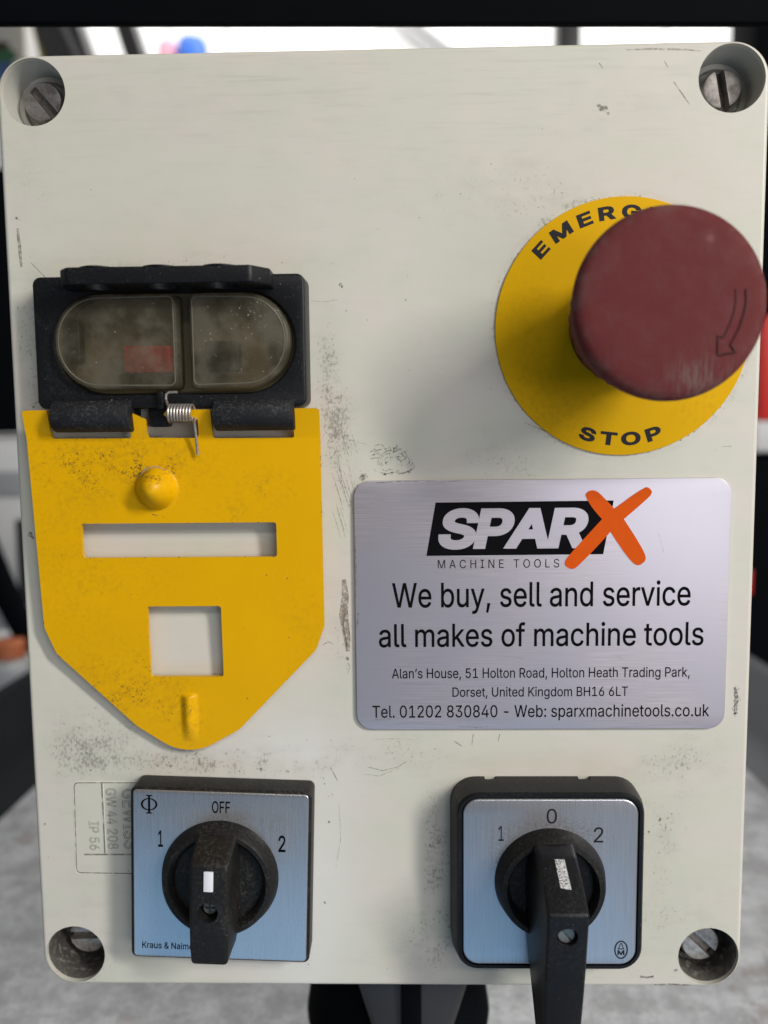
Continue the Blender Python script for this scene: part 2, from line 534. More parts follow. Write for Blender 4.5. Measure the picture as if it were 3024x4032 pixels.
def text_bm(body, weight=0.0, shear=0.0, spacing=1.0, outline=0.0):
    """letters of cap height about 7; glyph contours are filled by the non-zero winding rule"""
    cu = bpy.data.curves.new('tmp', 'FONT')
    cu.body = body
    cu.size = 10
    if FONT:
        cu.font = FONT
    cu.shear = shear
    cu.space_character = spacing
    o = bpy.data.objects.new('tmp', cu)
    COL.objects.link(o)
    if outline:
        cu.fill_mode = 'NONE'
    dg = bpy.context.evaluated_depsgraph_get()
    dg.update()
    ev = o.evaluated_get(dg)
    cc = ev.to_curve(dg)
    loops = []
    for sp in cc.splines:
        bp = sp.bezier_points
        pts = []
        for k in range(len(bp)):
            a, b = bp[k], bp[(k + 1) % len(bp)]
            straight = (a.handle_right - a.co).length < 1e-4 and (b.handle_left - b.co).length < 1e-4
            d = (b.co - a.co)
            if not straight and d.length > 1e-6:
                n1 = (a.handle_right - a.co).cross(d).length / d.length
                n2 = (b.handle_left - a.co).cross(d).length / d.length
                straight = n1 + n2 < 2e-3
            st = 1 if straight else 5
            for i in range(st):
                t = i / st
                p = (1 - t) ** 3 * a.co + 3 * (1 - t) ** 2 * t * a.handle_right + 3 * (1 - t) * t * t * b.handle_left + t ** 3 * b.co
                if not pts or (Vector((p.x, p.y)) - pts[-1]).length > .012:
                    pts.append(Vector((p.x, p.y)))
        if len(pts) > 2 and (pts[0] - pts[-1]).length < .012:
            pts.pop()
        if len(pts) > 2:
            loops.append(pts)
    ev.to_curve_clear()
    bpy.data.objects.remove(o)
    bpy.data.curves.remove(cu)
    bm = bmesh.new()
    if outline:
        for pts in loops:
            q = [(p.x, p.y, 0) for p in pts]
            tube(bm, q + [q[0]], outline, 5, False)
        return bm
    area = lambda q: sum(q[k - 1].x * q[k].y - q[k].x * q[k - 1].y for k in range(len(q))) / 2
    if weight:
        sgn = 1 if sum(area(q) for q in loops) > 0 else -1
        new = []
        for q in loops:
            r = []
            for k, p in enumerate(q):
                u, v = (p - q[k - 1]).normalized(), (q[(k + 1) % len(q)] - p).normalized()
                n1, n2 = Vector((u.y, -u.x)), Vector((v.y, -v.x))
                nn = n1 + n2
                if nn.length < .2:
                    nn = n1
                nn.normalize()
                r.append(p + nn * (weight * sgn / max(.55, nn.dot(n1))))
            new.append(r)
        loops = new
    co, ed = [], []
    for q in loops:
        b0 = len(co)
        co += q
        ed += [(b0 + k, b0 + (k + 1) % len(q)) for k in range(len(q))]
    vo, eo, fo, _, _, _ = delaunay_2d_cdt(co, ed, [], 0, 1e-5)
    vs = [bm.verts.new((v.x, v.y, 0)) for v in vo]
    def winding(x, y, q):
        w_ = 0
        for k in range(len(q)):
            a, b = q[k - 1], q[k]
            if a.y <= y < b.y and (b.x - a.x) * (y - a.y) - (x - a.x) * (b.y - a.y) > 0:
                w_ += 1
            elif b.y <= y < a.y and (b.x - a.x) * (y - a.y) - (x - a.x) * (b.y - a.y) < 0:
                w_ -= 1
        return w_
    bounds = [(min(p.x for p in q), max(p.x for p in q), q) for q in loops]
    for f in fo:
        x, y = sum(vo[i].x for i in f) / 3, sum(vo[i].y for i in f) / 3
        if sum(winding(x, y, q) for lo, hi, q in bounds if lo <= x <= hi) != 0:
            bm.faces.new([vs[i] for i in f])
    for v in [v for v in bm.verts if not v.link_faces]:
        bm.verts.remove(v)
    return bm
def bbox(bm):
    xs = [v.co.x for v in bm.verts]
    ys = [v.co.y for v in bm.verts]
    return min(xs), min(ys), max(xs), max(ys)
def text_fit(body, box, z, weight=0.0, shear=0.0, spacing=1.0, rot=0.0, outline=0.0, flatten=True):
    """letters scaled into box = (x0, y0, x1, y1) measured on the face they are printed on"""
    bm = text_bm(body, weight, shear, spacing, outline)
    a = bbox(bm)
    sx, sy = (box[2] - box[0]) / (a[2] - a[0]), (box[3] - box[1]) / (a[3] - a[1])
    cx, cy = (box[0] + box[2]) / 2, (box[1] + box[3]) / 2
    c, s = math.cos(R(rot)), math.sin(R(rot))
    for v in bm.verts:
        x, y = (v.co.x - (a[0] + a[2]) / 2) * sx, (v.co.y - (a[1] + a[3]) / 2) * sy
        v.co = Vector((cx + x * c - y * s, cy + x * s + y * c, z + (v.co.z * .1 if not flatten else 0)))
    if flatten:
        for f in bm.faces:
            f.normal_update()
            if f.normal.z < 0:
                f.normal_flip()
    return bm
def lathe(prof, cx, cy, n=72, mod=None):
    """prof: (radius, z) from the outside bottom to the top centre; axis along z"""
    bm = bmesh.new()
    rings = []
    for (r, z) in prof:
        if r < 1e-4:
            rings.append([bm.verts.new((cx, cy, z))])
        else:
            rings.append([bm.verts.new((cx + r * (mod(t, r, z) if mod else 1) * math.cos(t), cy + r * (mod(t, r, z) if mod else 1) * math.sin(t), z))
                          for t in (2 * math.pi * i / n for i in range(n))])
    for a, b in zip(rings, rings[1:]):
        if len(a) == 1 and len(b) == 1:
            continue
        for i in range(n):
            j = (i + 1) % n
            if len(b) == 1:
                bm.faces.new((a[i], a[j], b[0]))
            elif len(a) == 1:
                bm.faces.new((a[0], b[j], b[i]))
            else:
                bm.faces.new((a[i], a[j], b[j], b[i]))
    bmesh.ops.recalc_face_normals(bm, faces=bm.faces)
    return bm
def tube(bm, pts, r, n=8, cap=True):
    pts = [Vector(p) for p in pts]
    rings = []
    up = Vector((0.123, .37, .92))
    for i, p in enumerate(pts):
        t = (pts[min(i + 1, len(pts) - 1)] - pts[max(i - 1, 0)]).normalized()
        a = t.cross(up)
        if a.length < .05:
            a = t.cross(Vector((1, 0, 0)))
        a.normalize()
        b = t.cross(a)
        up = b.cross(t) if False else up
        rr = r[i] if isinstance(r, (list, tuple)) else r
        rings.append([bm.verts.new(p + a * rr * math.cos(2 * math.pi * k / n) + b * rr * math.sin(2 * math.pi * k / n)) for k in range(n)])
    for q, s in zip(rings, rings[1:]):
        for k in range(n):
            bm.faces.new((q[k], q[(k + 1) % n], s[(k + 1) % n], s[k]))
    if cap:
        bm.faces.new(rings[0][::-1])
        bm.faces.new(rings[-1])
    return bm
def box_bm(x0, y0, z0, x1, y1, z1, bevel=0.0, seg=2, bm=None):
    new = bmesh.new()
    vs = [new.verts.new((x, y, z)) for z in (z0, z1) for y in (y0, y1) for x in (x0, x1)]
    for f in ((0, 1, 3, 2), (4, 5, 7, 6), (0, 1, 5, 4), (2, 3, 7, 6), (0, 2, 6, 4), (1, 3, 7, 5)):
        new.faces.new([vs[i] for i in f])
    bmesh.ops.recalc_face_normals(new, faces=new.faces)
    if bevel:
        bmesh.ops.bevel(new, geom=new.edges, offset=bevel, segments=seg, affect='EDGES', profile=.5)
    if bm is None:
        return new
    me = bpy.data.meshes.new('tmp')
    new.to_mesh(me)
    new.free()
    bm.from_mesh(me)
    bpy.data.meshes.remove(me)
    return bm
def join(bm, other):
    me = bpy.data.meshes.new('tmp')
    other.to_mesh(me)
    other.free()
    bm.from_mesh(me)
    bpy.data.meshes.remove(me)
    return bm
def loft(sections, bevel=0.0, seg=3):
    """closed quad loft through sections of equal point count"""
    bm = bmesh.new()
    rings = [[bm.verts.new(p) for p in s] for s in sections]
    n = len(rings[0])
    for a, b in zip(rings, rings[1:]):
        for i in range(n):
            bm.faces.new((a[i], a[(i + 1) % n], b[(i + 1) % n], b[i]))
    bm.faces.new(rings[0][::-1])
    bm.faces.new(rings[-1])
    bmesh.ops.recalc_face_normals(bm, faces=bm.faces)
    if bevel:
        bmesh.ops.bevel(bm, geom=[e for e in bm.edges if e.calc_face_angle(0) > R(12)], offset=bevel, segments=seg, affect='EDGES', profile=.5)
    return bm
def boolean(bm, cutters):
    """bm minus every cutter mesh"""
    me = bpy.data.meshes.new('tmp')
    bm.to_mesh(me)
    bm.free()
    o = bpy.data.objects.new('tmp', me)
    COL.objects.link(o)
    tmp = []
    for c in cutters:
        cm = bpy.data.meshes.new('tmpc')
        c.to_mesh(cm)
        c.free()
        co = bpy.data.objects.new('tmpc', cm)
        COL.objects.link(co)
        md = o.modifiers.new('b', 'BOOLEAN')
        md.operation = 'DIFFERENCE'
        md.solver = 'EXACT'
        md.object = co
        tmp.append((co, cm))
    dg = bpy.context.evaluated_depsgraph_get()
    out = bpy.data.meshes.new_from_object(o.evaluated_get(dg))
    bpy.data.objects.remove(o)
    bpy.data.meshes.remove(me)
    for co, cm in tmp:
        bpy.data.objects.remove(co)
        bpy.data.meshes.remove(cm)
    r = bmesh.new()
    r.from_mesh(out)
    bpy.data.meshes.remove(out)
    return r
def rot_bm(bm, cx, cy, deg):
    bmesh.ops.rotate(bm, verts=bm.verts, cent=(cx, cy, 0), matrix=Matrix.Rotation(R(deg), 3, 'Z'))
    return bm
def warp_plane(bm, fz):
    for v in bm.verts:
        v.co.z += fz(v.co.x, v.co.y)
    return bm

# ------------------------------------------------------------------ the setting behind the box
WALLZ = -1800
structure(finish('wall', box_bm(-1500, -1100, WALLZ - 40, 1500, 2200, WALLZ), M['wall'], smooth=0))
fl = box_bm(-1500, -1140, WALLZ + 1, 1500, -1100, 4500)
structure(finish('floor', fl, M['floor'], smooth=0))
wall_o = bpy.data.objects['wall']
for x, wd in ((-420, 10), (-40, 8), (400, 12), (655, 16), (-560, 8)):
    finish('wall_seam', box_bm(x, 300, WALLZ, x + wd, 2000, WALLZ + 6), M['seam'], wall_o)
bm = bmesh.new()
tube(bm, [(-60, 1160, WALLZ + 30), (20, 1060, WALLZ + 30), (150, 960, WALLZ + 30), (240, 900, WALLZ + 30)], 14, 10)
tag(finish('cable_conduit', bm, M['seam'], origin=(0, 900, WALLZ)), 'thin grey conduit running diagonally across the white wall', 'conduit')

# crossbar of the machine guard, just behind and above the box
bar = thing('machine_crossbar', 'black steel crossbar across the top of the picture above the box', 'bar', (0, 148, -60))
b = box_bm(-220, 151.0, -48.5, 220, 230, -45, .8)
rot_bm(b, 0, 151.0, -1.17)
finish('bar_tube', b, M['bar'], bar)
# slanting black rails on the left
def slab(p0, p1, wdt, z0, z1):
    d = (Vector(p1) - Vector(p0)).normalized()
    nrm = Vector((-d.y, d.x)) * wdt / 2
    q = [Vector(p0) + nrm, Vector(p0) - nrm, Vector(p1) - nrm, Vector(p1) + nrm]
    return plate_mesh([[tuple(v) for v in q]], z0, z1, 0)
t = thing('machine_rail', 'wide slanting black rail with a grey groove, top left behind the box', 'rail', (-400, 380, -900))
finish('rail_face', slab((-490, 700), (-389, 395), 57, -930, -880), M['dark_steel'], t)
finish('rail_strip', slab((-474, 660), (-412, 520), 7, -880, -876), M['grey_steel'], t)
tag(finish('machine_strut', slab((-396, 700), (-302, 395), 23, -930, -880), M['dark_steel'], origin=(-310, 395, -905)),
    'narrower slanting black strut right of the grooved rail, top left', 'strut')
tag(finish('yellow_strip', slab((-517, 700), (-455, 420), 22, -955, -935), M['bright_yellow'], origin=(-480, 420, -945)),
    'bright yellow upright strip beside a printed white carton, top left corner', 'strip')
t = thing('printed_carton', 'white carton with blurred blue and green print in the top left corner', 'carton', (-570, 300, -1000))
finish('carton_body', box_bm(-700, 300, -1060, -545, 720, -990, 4), M['white_paint'], t)
finish('green_print', flat_mesh([circle(-580, 602, 22, 24, 0, 12)], -989.4), M['green'], t)
finish('brown_print', flat_mesh([circle(-585, 617, 17, 24, 0, 6)], -989.0), M['brown'], t)
finish('blue_print', flat_mesh([circle(-578, 578, 25, 24, 0, 15)], -989.2), M['navy'], t)
# spray bottle caps seen just over the lid
def bottle(name, x, y, z, r, h, capmat, label):
    q = thing(name, label, 'bottle', (x, y - h, z))
    def vert(prof):
        g = lathe(prof, 0, 0, 24)
        for v in g.verts:
            v.co = Vector((x + v.co.x, y - h + v.co.z, z - v.co.y))
        bmesh.ops.recalc_face_normals(g, faces=g.faces)
        return g
    finish('bottle_body', vert([(0, 0), (r * 1.3, 0), (r * 1.3, h * .6), (r * 1.1, h * .68), (r * .5, h * .74), (0, h * .74)]), M['white_paint'], q)
    finish('bottle_cap', vert([(0, h * .74), (r, h * .74), (r, h * .96), (r * .85, h), (0, h)]), capmat, q)
bottle('spray_bottle', -425, 872, -1500, 32, 330, M['blue'], 'bottle with a bright blue cap just over the lid edge, blurred')
bottle('spray_bottle', -478, 868, -1500, 20, 330, M['pink'], 'bottle with a small pink cap left of the blue capped one, blurred')
tag(finish('wall_post', box_bm(222, 200, -930, 252, 800, -890, 2), M['dark_steel'], origin=(237, 200, -910)),
    'thin black upright post against the white wall, top right', 'post')
tag(finish('black_cabinet', box_bm(478, -200, -960, 640, 800, -880, 3), M['bar'], origin=(560, -200, -920)),
    'tall black cabinet edge at the far right behind the box', 'cabinet')
# items at the right edge
t = thing('red_cabinet', 'bright red tool cabinet showing in a strip at the right edge', 'cabinet', (430, 40, -620))
finish('cabinet_shell', box_bm(372, 44, -680, 520, 150, -600, 4), M['bright_red'], t)
finish('cabinet_top', box_bm(366, 150, -690, 524, 320, -598, 3), M['bar'], t)
tag(finish('white_drawer', box_bm(366, 11, -680, 520, 43, -596, 4), M['white_paint'], origin=(440, 11, -640)),
    'pale cream box under the red cabinet at the right edge', 'box')
t = thing('dark_cupboard', 'dark grey cupboard with a small red tag below the pale box, right edge', 'cupboard', (440, -260, -640))
finish('cupboard_body', box_bm(352, -260, -690, 540, 10, -610, 3), M['bar'], t)
finish('red_tag', box_bm(362, -138, -610, 373, -112, -606, 1), M['bright_red'], t)
# left edge: white machine housing, dark column, hose, bottle
tag(finish('dark_column', box_bm(-470, 40, -700, -372, 320, -640, 4), M['bar'], origin=(-420, 40, -670)),
    'dark column at the left edge beside the upper half of the box', 'column')
t = thing('machine_housing', 'rounded white machine housing with a dark vent slot at the left edge', 'housing', (-450, -180, -700))
finish('housing_shell', box_bm(-520, -185, -760, -380, 38, -640, 22, 5), M['white_paint'], t)
finish('housing_band', box_bm(-516, -30, -645, -384, -2, -636, 2), M['grey_paint'], t)
finish('vent_slot', box_bm(-420, -150, -642, -402, -55, -637, 2), M['dark_steel'], t)
bm = bmesh.new()
tube(bm, [(-455, 0, -590), (-432, -70, -590), (-412, -125, -590), (-390, -172, -590), (-350, -205, -590)], 14, 12)
tag(finish('black_hose', bm, M['bar'], origin=(-390, -205, -590)), 'thick black hose curving down past the white housing, left edge', 'hose')
bottle('paint_bottle', -398, -172, -570, 15, 70, M['orange_print'], 'small white and orange bottle behind the tray rim, left edge')
# chip tray
t = thing('chip_tray', 'grey painted metal chip tray with raised dark sides below the box', 'tray', (0, -205, -200))
def extr(profile, z0, z1, segs=1):
    bm = bmesh.new()
    rows = [[bm.verts.new((x, y, z0 + (z1 - z0) * k / segs)) for (x, y) in profile] for k in range(segs + 1)]
    for a, b in zip(rows, rows[1:]):
        for i in range(len(profile) - 1):
            bm.faces.new((a[i], a[i + 1], b[i + 1], b[i]))
    bmesh.ops.recalc_face_normals(bm, faces=bm.faces)
    return bm
finish('tray_floor', box_bm(-240, -206, -760, 240, -200, 40), M['tray'], t)
for s in (-1, 1):
    prof = [(s * 240, -199.6), (s * 252, -196), (s * 262, -186), (s * 276, -154), (s * 280, -150), (s * 288, -150), (s * 290, -155), (s * 270, -206), (s * 240, -206), (s * 240, -199.6)]
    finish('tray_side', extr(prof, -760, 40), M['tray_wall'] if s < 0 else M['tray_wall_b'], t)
finish('tray_back', box_bm(-290, -206, -768, 290, -152, -761, 2), M['tray_wall'], t)
# pedestal under the box
t = thing('pedestal', 'black pedestal with a ribbed bracket directly under the box', 'pedestal', (0, -200, -50))
def vertical_lathe(prof, x, z, n=48):
    g = lathe(prof, 0, 0, n)
    for v in g.verts:
        v.co = Vector((x + v.co.x, v.co.z, z - v.co.y))
    bmesh.ops.recalc_face_normals(g, faces=g.faces)
    return g
finish('flange', vertical_lathe([(0, -199.5), (22, -199.5), (27.5, -188), (31, -178), (32, -171), (31, -164.5), (29, -156), (26, -140), (25, -122.6), (0, -122.6)], 2, -58), M['bar'], t)
br = loft([[(-16, -122.4, -70), (30, -122.4, -70), (30, -122.4, -26), (-16, -122.4, -26)], [(-1, -172, -70), (14, -172, -70), (14, -172, -24), (-1, -172, -24)]], 2.5, 3)
finish('bracket', br, M['dark_steel'], t)
finish('bracket_rib', box_bm(3.2, -172, -26, 9.4, -124, -23.2, .6), M['bar'], t)

# ------------------------------------------------------------------ the enclosure
box = thing('control_box', 'cream plastic electrical control box with grimy lid and four corner screws', 'control box', (0, -122, -45))
HOLES = [(-85.9, 113.2), (85.7, 113.2), (-85.9, -113.1), (86.3, -113.1)]
outer = rrect(-95, -122, 95, 122, 8.95, 14)
lid = plate_mesh([outer], -30, 0, 1.15, 4)
lid = boolean(lid, [lathe([(0, -40), (8.1, -40), (8.1, 5), (0, 5)], x, y, 64) for x, y in HOLES])
finish('lid', lid, M['lid'], box, smooth=40)
finish('box_body', plate_mesh([rrect(-94.4, -121.4, 94.4, 121.4, 9, 10)], -90, -30.6, .5), M['lid'], box)
for (x, y), dep, ang, r in zip(HOLES, (-5.2, -5.6, -8.2, -5.6), (-50, -79, 2, -43), (5.0, 4.9, 5.4, 5.2)):
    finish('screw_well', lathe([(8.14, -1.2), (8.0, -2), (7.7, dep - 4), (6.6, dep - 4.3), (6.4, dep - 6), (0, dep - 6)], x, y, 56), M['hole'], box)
    sc = lathe([(0, dep - 4), (r * .98, dep - 4), (r, dep - .7), (r * .93, dep - .1), (r * .86, dep), (0, dep)], x, y, 48)
    slot = box_bm(x - 8, y - 1.1, dep - 3.0, x + 8, y + 1.1, dep + 2)
    rot_bm(slot, x, y, ang)
    finish('lid_screw', boolean(sc, [slot]), M['steel'] if y > 0 else M['steel_bright'], box)
# moulded rating label: grooves and outlined characters
bm = bmesh.new()
lab = round_poly([(-66, -64.2), (-84.0, -64.2), (-84.5, -89.6), (-66, -89.9)], [0, 1.2, 1.2, 0])
tube(bm, [(x, y, 0.0) for x, y in lab], .17, 6)
tube(bm, [(-76.5, -64.4, 0), (-76.5, -84.0, 0)], .17, 6)
tube(bm, [(-82.1, -84.4, 0), (-66, -84.4, 0)], .2, 6)
finish('label_groove', bm, M['groove'], box)
def moulded(body, x0, x1, y1, y0, sp=1.0):
    # runs downwards: text rotated by -90 degrees; x0..x1 is the cap height, y1..y0 the run
    h, L = abs(x1 - x0), abs(y1 - y0)
    cx, cy = (x0 + x1) / 2, (y0 + y1) / 2
    g = text_fit(body, (cx - L / 2, cy - h / 2, cx + L / 2, cy + h / 2), 0, 0, 0, sp, -90, .12, False)
    for v in g.verts:
        v.co.z = v.co.z * .5 + .02
    return g
def lit_side(bm_, dx, dy):
    for v in bm_.verts:
        v.co.x += dx
        v.co.y += dy
        v.co.z -= .03
    return bm_
for tx_ in (('GW 44 208', -75.6, -72.7, -65.8, -82.9), ('IP 56', -80.6, -77.8, -75.1, -83.2)):
    finish('letter_highlight', lit_side(moulded(*tx_), .13, -.13), M['painted_highlight'], box)  # pale shifted copy stands in for light on the letter edges
bm = bmesh.new()
tube(bm, [(x - .22, y + .18 if y > -75 else y - .22, -.02) for x, y in lab], .14, 5)
tube(bm, [(-76.2, -64.4, -.02), (-76.2, -84.0, -.02)], .12, 5)
finish('label_highlight', bm, M['painted_highlight'], box)  # pale lines painted as highlights next to the grooves
finish('moulded_text', moulded('GW 44 208', -75.6, -72.7, -65.8, -82.9), M['letter_groove'], box)
finish('moulded_text', moulded('IP 56', -80.6, -77.8, -75.1, -83.2), M['letter_groove'], box)
finish('moulded_text', moulded('GEWISS', -71.3, -67.2, -66.0, -82.8), M['letter_groove'], box)

# grime marks with a shape of their own on the lid
def patch(bm, pts, z=.035):
    vs = [bm.verts.new((x, y, z)) for x, y in pts]
    f = bm.faces.new(vs)
    f.normal_update()
    if f.normal.z < 0:
        f.normal_flip()
def stroke(bm, pts, wd, z=.035):
    pts = [Vector(p) for p in pts]
    prev = None
    for i, p in enumerate(pts):
        t = (pts[min(i + 1, len(pts) - 1)] - pts[max(i - 1, 0)]).normalized()
        nrm = Vector((-t.y, t.x))
        k = wd * (.25 + .75 * math.sin(math.pi * (i + .5) / len(pts)))
        a, b = bm.verts.new((*(p + nrm * k / 2), z)), bm.verts.new((*(p - nrm * k / 2), z))
        if prev:
            f = bm.faces.new((prev[0], prev[1], b, a))
            f.normal_update()
            if f.normal.z < 0:
                f.normal_flip()
        prev = (a, b)
def speck(bm, x, y, r, z=.035, el=1.0, a=0.0):
    n = random.randint(5, 8)
    pts = []
    for i in range(n):
        t = 2 * math.pi * i / n
        q = r * random.uniform(.55, 1.2)
        u, v = q * math.cos(t) * el, q * math.sin(t) / el
        pts.append((x + u * math.cos(a) - v * math.sin(a), y + u * math.sin(a) + v * math.cos(a)))
    patch(bm, pts, z)
def on_lid(x, y):
    if abs(x) > 93.5 or abs(y) > 120.5: return False
    for hx, hy in HOLES:
        if (x - hx) ** 2 + (y - hy) ** 2 < 8.9 ** 2: return False
    return True
gd, gs, gb = bmesh.new(), bmesh.new(), bmesh.new()
clusters = [(-46, -59.5, 24, 1.8, 60), (-78, -56, 9, 6, 46), (-88, -60, 3, 12, 14), (-80, -90, 9, 10, 24), (13, -86, 3.5, 20, 60), (73, -80, 7, 14, 26), (76, -75, 4, 4, 10),
            (-13, 42, 2, 14, 46), (-11.5, 27, 3, 9, 40), (-90, 54, 3, 9, 46), (-90, 36, 2, 6, 14), (-90, 14, 3, 20, 10), (-55, 70.5, 30, 1.6, 26), (-88, 92, 5, 8, 14),
            (36, 86, 9, 6, 30), (20, 90, 16, 7, 14), (10, 95, 60, 16, 34), (40, -115, 34, 2.4, 40), (-16, -70, 2.4, 16, 16), (-25, -115, 20, 2.5, 18), (5, 50, 20, 26, 18),
            (28, 22, 8, 6, 16), (85, 30, 3, 26, 14), (-11, -20, 3, 14, 16), (80, -55, 8, 4, 14), (-60, -47, 18, 4, 26), (-30, -52, 14, 4, 12), (75, -105, 6, 6, 14)]
for cx, cy, sx, sy, nn in clusters:
    for _ in range(int(nn * .6)):
        x, y = random.gauss(cx, sx * .6), random.gauss(cy, sy * .6)
        if not on_lid(x, y): continue
        r = random.choice((.10, .12, .14, .16, .2, .28)) * random.uniform(.7, 1.1)
        speck(random.choice((gd, gs, gs, gs)), x, y, r, .035, random.uniform(1, 1.6), random.uniform(0, 3.1))
for i in range(84):       # rim of dirt along the legend disc edge
    a = random.uniform(R(80), R(330))
    speck(random.choice((gd, gs)), 60.2 + 32.05 * math.cos(a), 53.9 + 32.05 * math.sin(a), random.uniform(.1, .26), .035, 1.8, a + 1.57)
# single marks read off the photograph
speck(gd, 54.6, 106.6, .95, .04, 1.2, 0); speck(gd, 55.9, 105.4, .6); speck(gd, 53.6, 107.3, .5)
stroke(gd, [(71.6, 112.6), (73.6, 109.9), (75.6, 107.2)], .32); stroke(gd, [(69.2, 117.5), (70.2, 115.9)], .22)
stroke(gs, [(60, 120.2), (66, 120.3), (74, 120.0), (78, 119.6)], .45)
stroke(gd, [(53.5, 117.3), (54.4, 116)], .26)
speck(gd, -10.3, 65.5, .55, .04); speck(gd, -10.0, 65.0, .4)
speck(gs, -5.2, 17.2, 1.15, .04); speck(gd, -5.3, 17.1, .6, .042)
for pts, wd in (([(-18, 61.6), (-14.5, 61.3), (-11, 61.8)], .14), ([(-88.5, 72.0), (-85.5, 68.9), (-84.3, 67.2)], .22), ([(-91, 36.2), (-87.5, 37.6), (-84.2, 38.6)], .2),
                ([(36, 30.5), (41, 28.4), (46, 26.5)], .2), ([(48, 44), (50, 40)], .15), ([(-15, 31), (-10, 27), (-4, 25.4)], .16),
                ([(85.6, 24), (88.2, 24)], .22), ([(83.5, 34.5), (88, 35.6)], .15), ([(-15.5, 30), (-12, 25), (-10.6, 15)], .13), ([(6, -58), (3, -60), (-1, -61), (-5, -60)], .2),
                ([(4, -60), (-2, -62.5), (-6, -62)], .18), ([(-14, -88), (-12.5, -80), (-12.8, -70)], .16), ([(-15, -60), (-13, -64)], .25),
                ([(18, -53), (20, -54.4)], .3), ([(-3, -52.5), (1, -52.2), (8, -52.6)], .14), ([(23, -51), (22.6, -54)], .2), ([(30, -51), (29.5, -53)], .2)):
    stroke(gs if wd < .19 else gd, pts, wd)
stroke(gd, [(91.0, -38.6), (91.6, -41.5), (91.3, -46.0)], 1.1, .04)
for _ in range(26):
    speck(gd, random.gauss(91.4, .5), random.uniform(-46.5, -38), random.uniform(.12, .3), .042)
stroke(gd, [(68.3, -119.0), (70.0, -119.2), (71.6, -118.9)], .6); speck(gd, 68.6, -119, .5); speck(gd, 71.4, -119, .45)
stroke(gd, [(72, -121.3), (76, -121.1), (82, -121.4)], .5)
speck(gd, 77.6, -117.2, .55)
for x, y, r in ((72.5, -74.6, .5), (74.5, -74.2, .35), (74.0, -76.8, .4), (67.0, -76.4, .5), (69.5, -78, .35), (64.5, -75, .35), (11.5, -82, .55), (13.5, -81.2, .3), (10, -94, .35),
                (-92.3, 2.9, .8), (-91.6, 2.2, .6), (-14.6, -67.5, .4), (-15.6, -75.2, .4), (-57.8, -59.6, .6), (-33.6, -60.6, .5), (-26.5, -61.2, .5), (-91.5, 83, .5),
                (-92.6, -75.8, .4), (-17.2, -98, .4), (-46.0, -112.4, .4), (-88.6, 57, .35), (-89.9, 49.6, .4), (-89.7, 35.9, .45), (6, 61.5, .3), (86.7, 106, .4)):
    speck(gd, x, y, r, .04)
# brown drip by the nameplate
stroke(gb, [(-10.6, -9.5), (-10.3, -14), (-10.9, -19), (-10.2, -23.5), (-9.8, -28.6)], 2.2)
stroke(gd, [(-10.5, -18.5), (-11, -21.5), (-10.3, -25.5), (-10.0, -28.0)], .35, .042)
stroke(gs, [(-9.8, -17.5), (-9.5, -22), (-9.1, -26)], .35, .042)
speck(gd, -9.9, -30.5, .65, .042); stroke(gd, [(-9.8, -31.6), (-9.3, -33), (-10, -34.5)], .25, .042)
stroke(gd, [(-16.4, -26.8), (-15, -26), (-13.6, -26.6)], .28)
speck(gb, 55.8, -111.8, 1.3, .04, 1.5)
speck(gd, 56.0, -111.5, .5, .045)
stroke(gb, [(-91.5, 80.5), (-91.2, 76), (-91.0, 71)], .9)
for _ in range(18):    # smear beside the yellow flap
    x = random.uniform(-14.0, -8.5)
    y = random.uniform(8, 30)
    stroke(gs, [(x, y), (x + .9, y - 3), (x + 2.0, y - 7)], .16)
# thumb print above the nameplate
def fp(u, v):   # print-local pixels to lid mm
    return (-3.15 + (u - 460) * 10.79 / 690, 25.45 - (v - 200) * 7.8 / 500)
for line in (((500, 320), (560, 330), (600, 330)), ((520, 230), (570, 208), (620, 205), (660, 225), (690, 280), (740, 310)), ((440, 330), (500, 290), (520, 260)),
             ((440, 400), (480, 375), (530, 372)), ((760, 230), (780, 280), (790, 330)), ((760, 330), (770, 400), (785, 500)), ((820, 330), (830, 290), (850, 265), (890, 240), (880, 200)),
             ((790, 370), (840, 325), (900, 300), (960, 270)), ((990, 410), (975, 370), (960, 330)), ((950, 475), (990, 470), (1020, 440), (1050, 390)), ((1025, 550), (1070, 520), (1140, 430)),
             ((1050, 580), (1100, 565), (1150, 490)), ((1060, 620), (1130, 595), (1170, 520)), ((1090, 650), (1150, 605), (1180, 565)), ((1000, 660), (1080, 640), (1130, 620)),
             ((520, 290), (560, 300), (640, 280)), ((450, 440), (520, 420), (640, 430)), ((640, 610), (700, 640), (760, 610), (840, 630)), ((860, 420), (900, 400), (950, 410)),
             ((1010, 350), (1040, 310)), ((1080, 460), (1110, 400)), ((700, 520), (740, 480)), ((470, 380), (540, 350), (620, 360))):
    stroke(random.choice((gd, gs, gs)), [fp(*p) for p in line], .3)
for k in range(34):
    rr_ = random.uniform(1.2, 5.2)
    a0_ = random.uniform(-40, 200)
    pts_ = [(2.2 + rr_ * 1.02 * math.cos(R(a0_ + q_ * 9)), 20.6 + rr_ * .78 * math.sin(R(a0_ + q_ * 9))) for q_ in range(random.randint(3, 6))]
    stroke(gs, pts_, .2)
for k in range(26):
    u = random.uniform(640, 1090)
    v = 680 + 22 * math.sin(u * .02) + random.uniform(-22, 22) - (max(0, u - 950) * .25)
    stroke(random.choice((gs, gb)), [fp(u - 30, v + 4), fp(u, v - 3), fp(u + 30, v - 8)], .28)
for nm, g, mt in (('grime_mark', gd, 'grime'), ('soft_grime_mark', gs, 'grime_soft'), ('brown_drip', gb, 'grime_brown')):
    q = finish(nm, g, M[mt], box, smooth=0)
    q['kind'] = 'stuff'

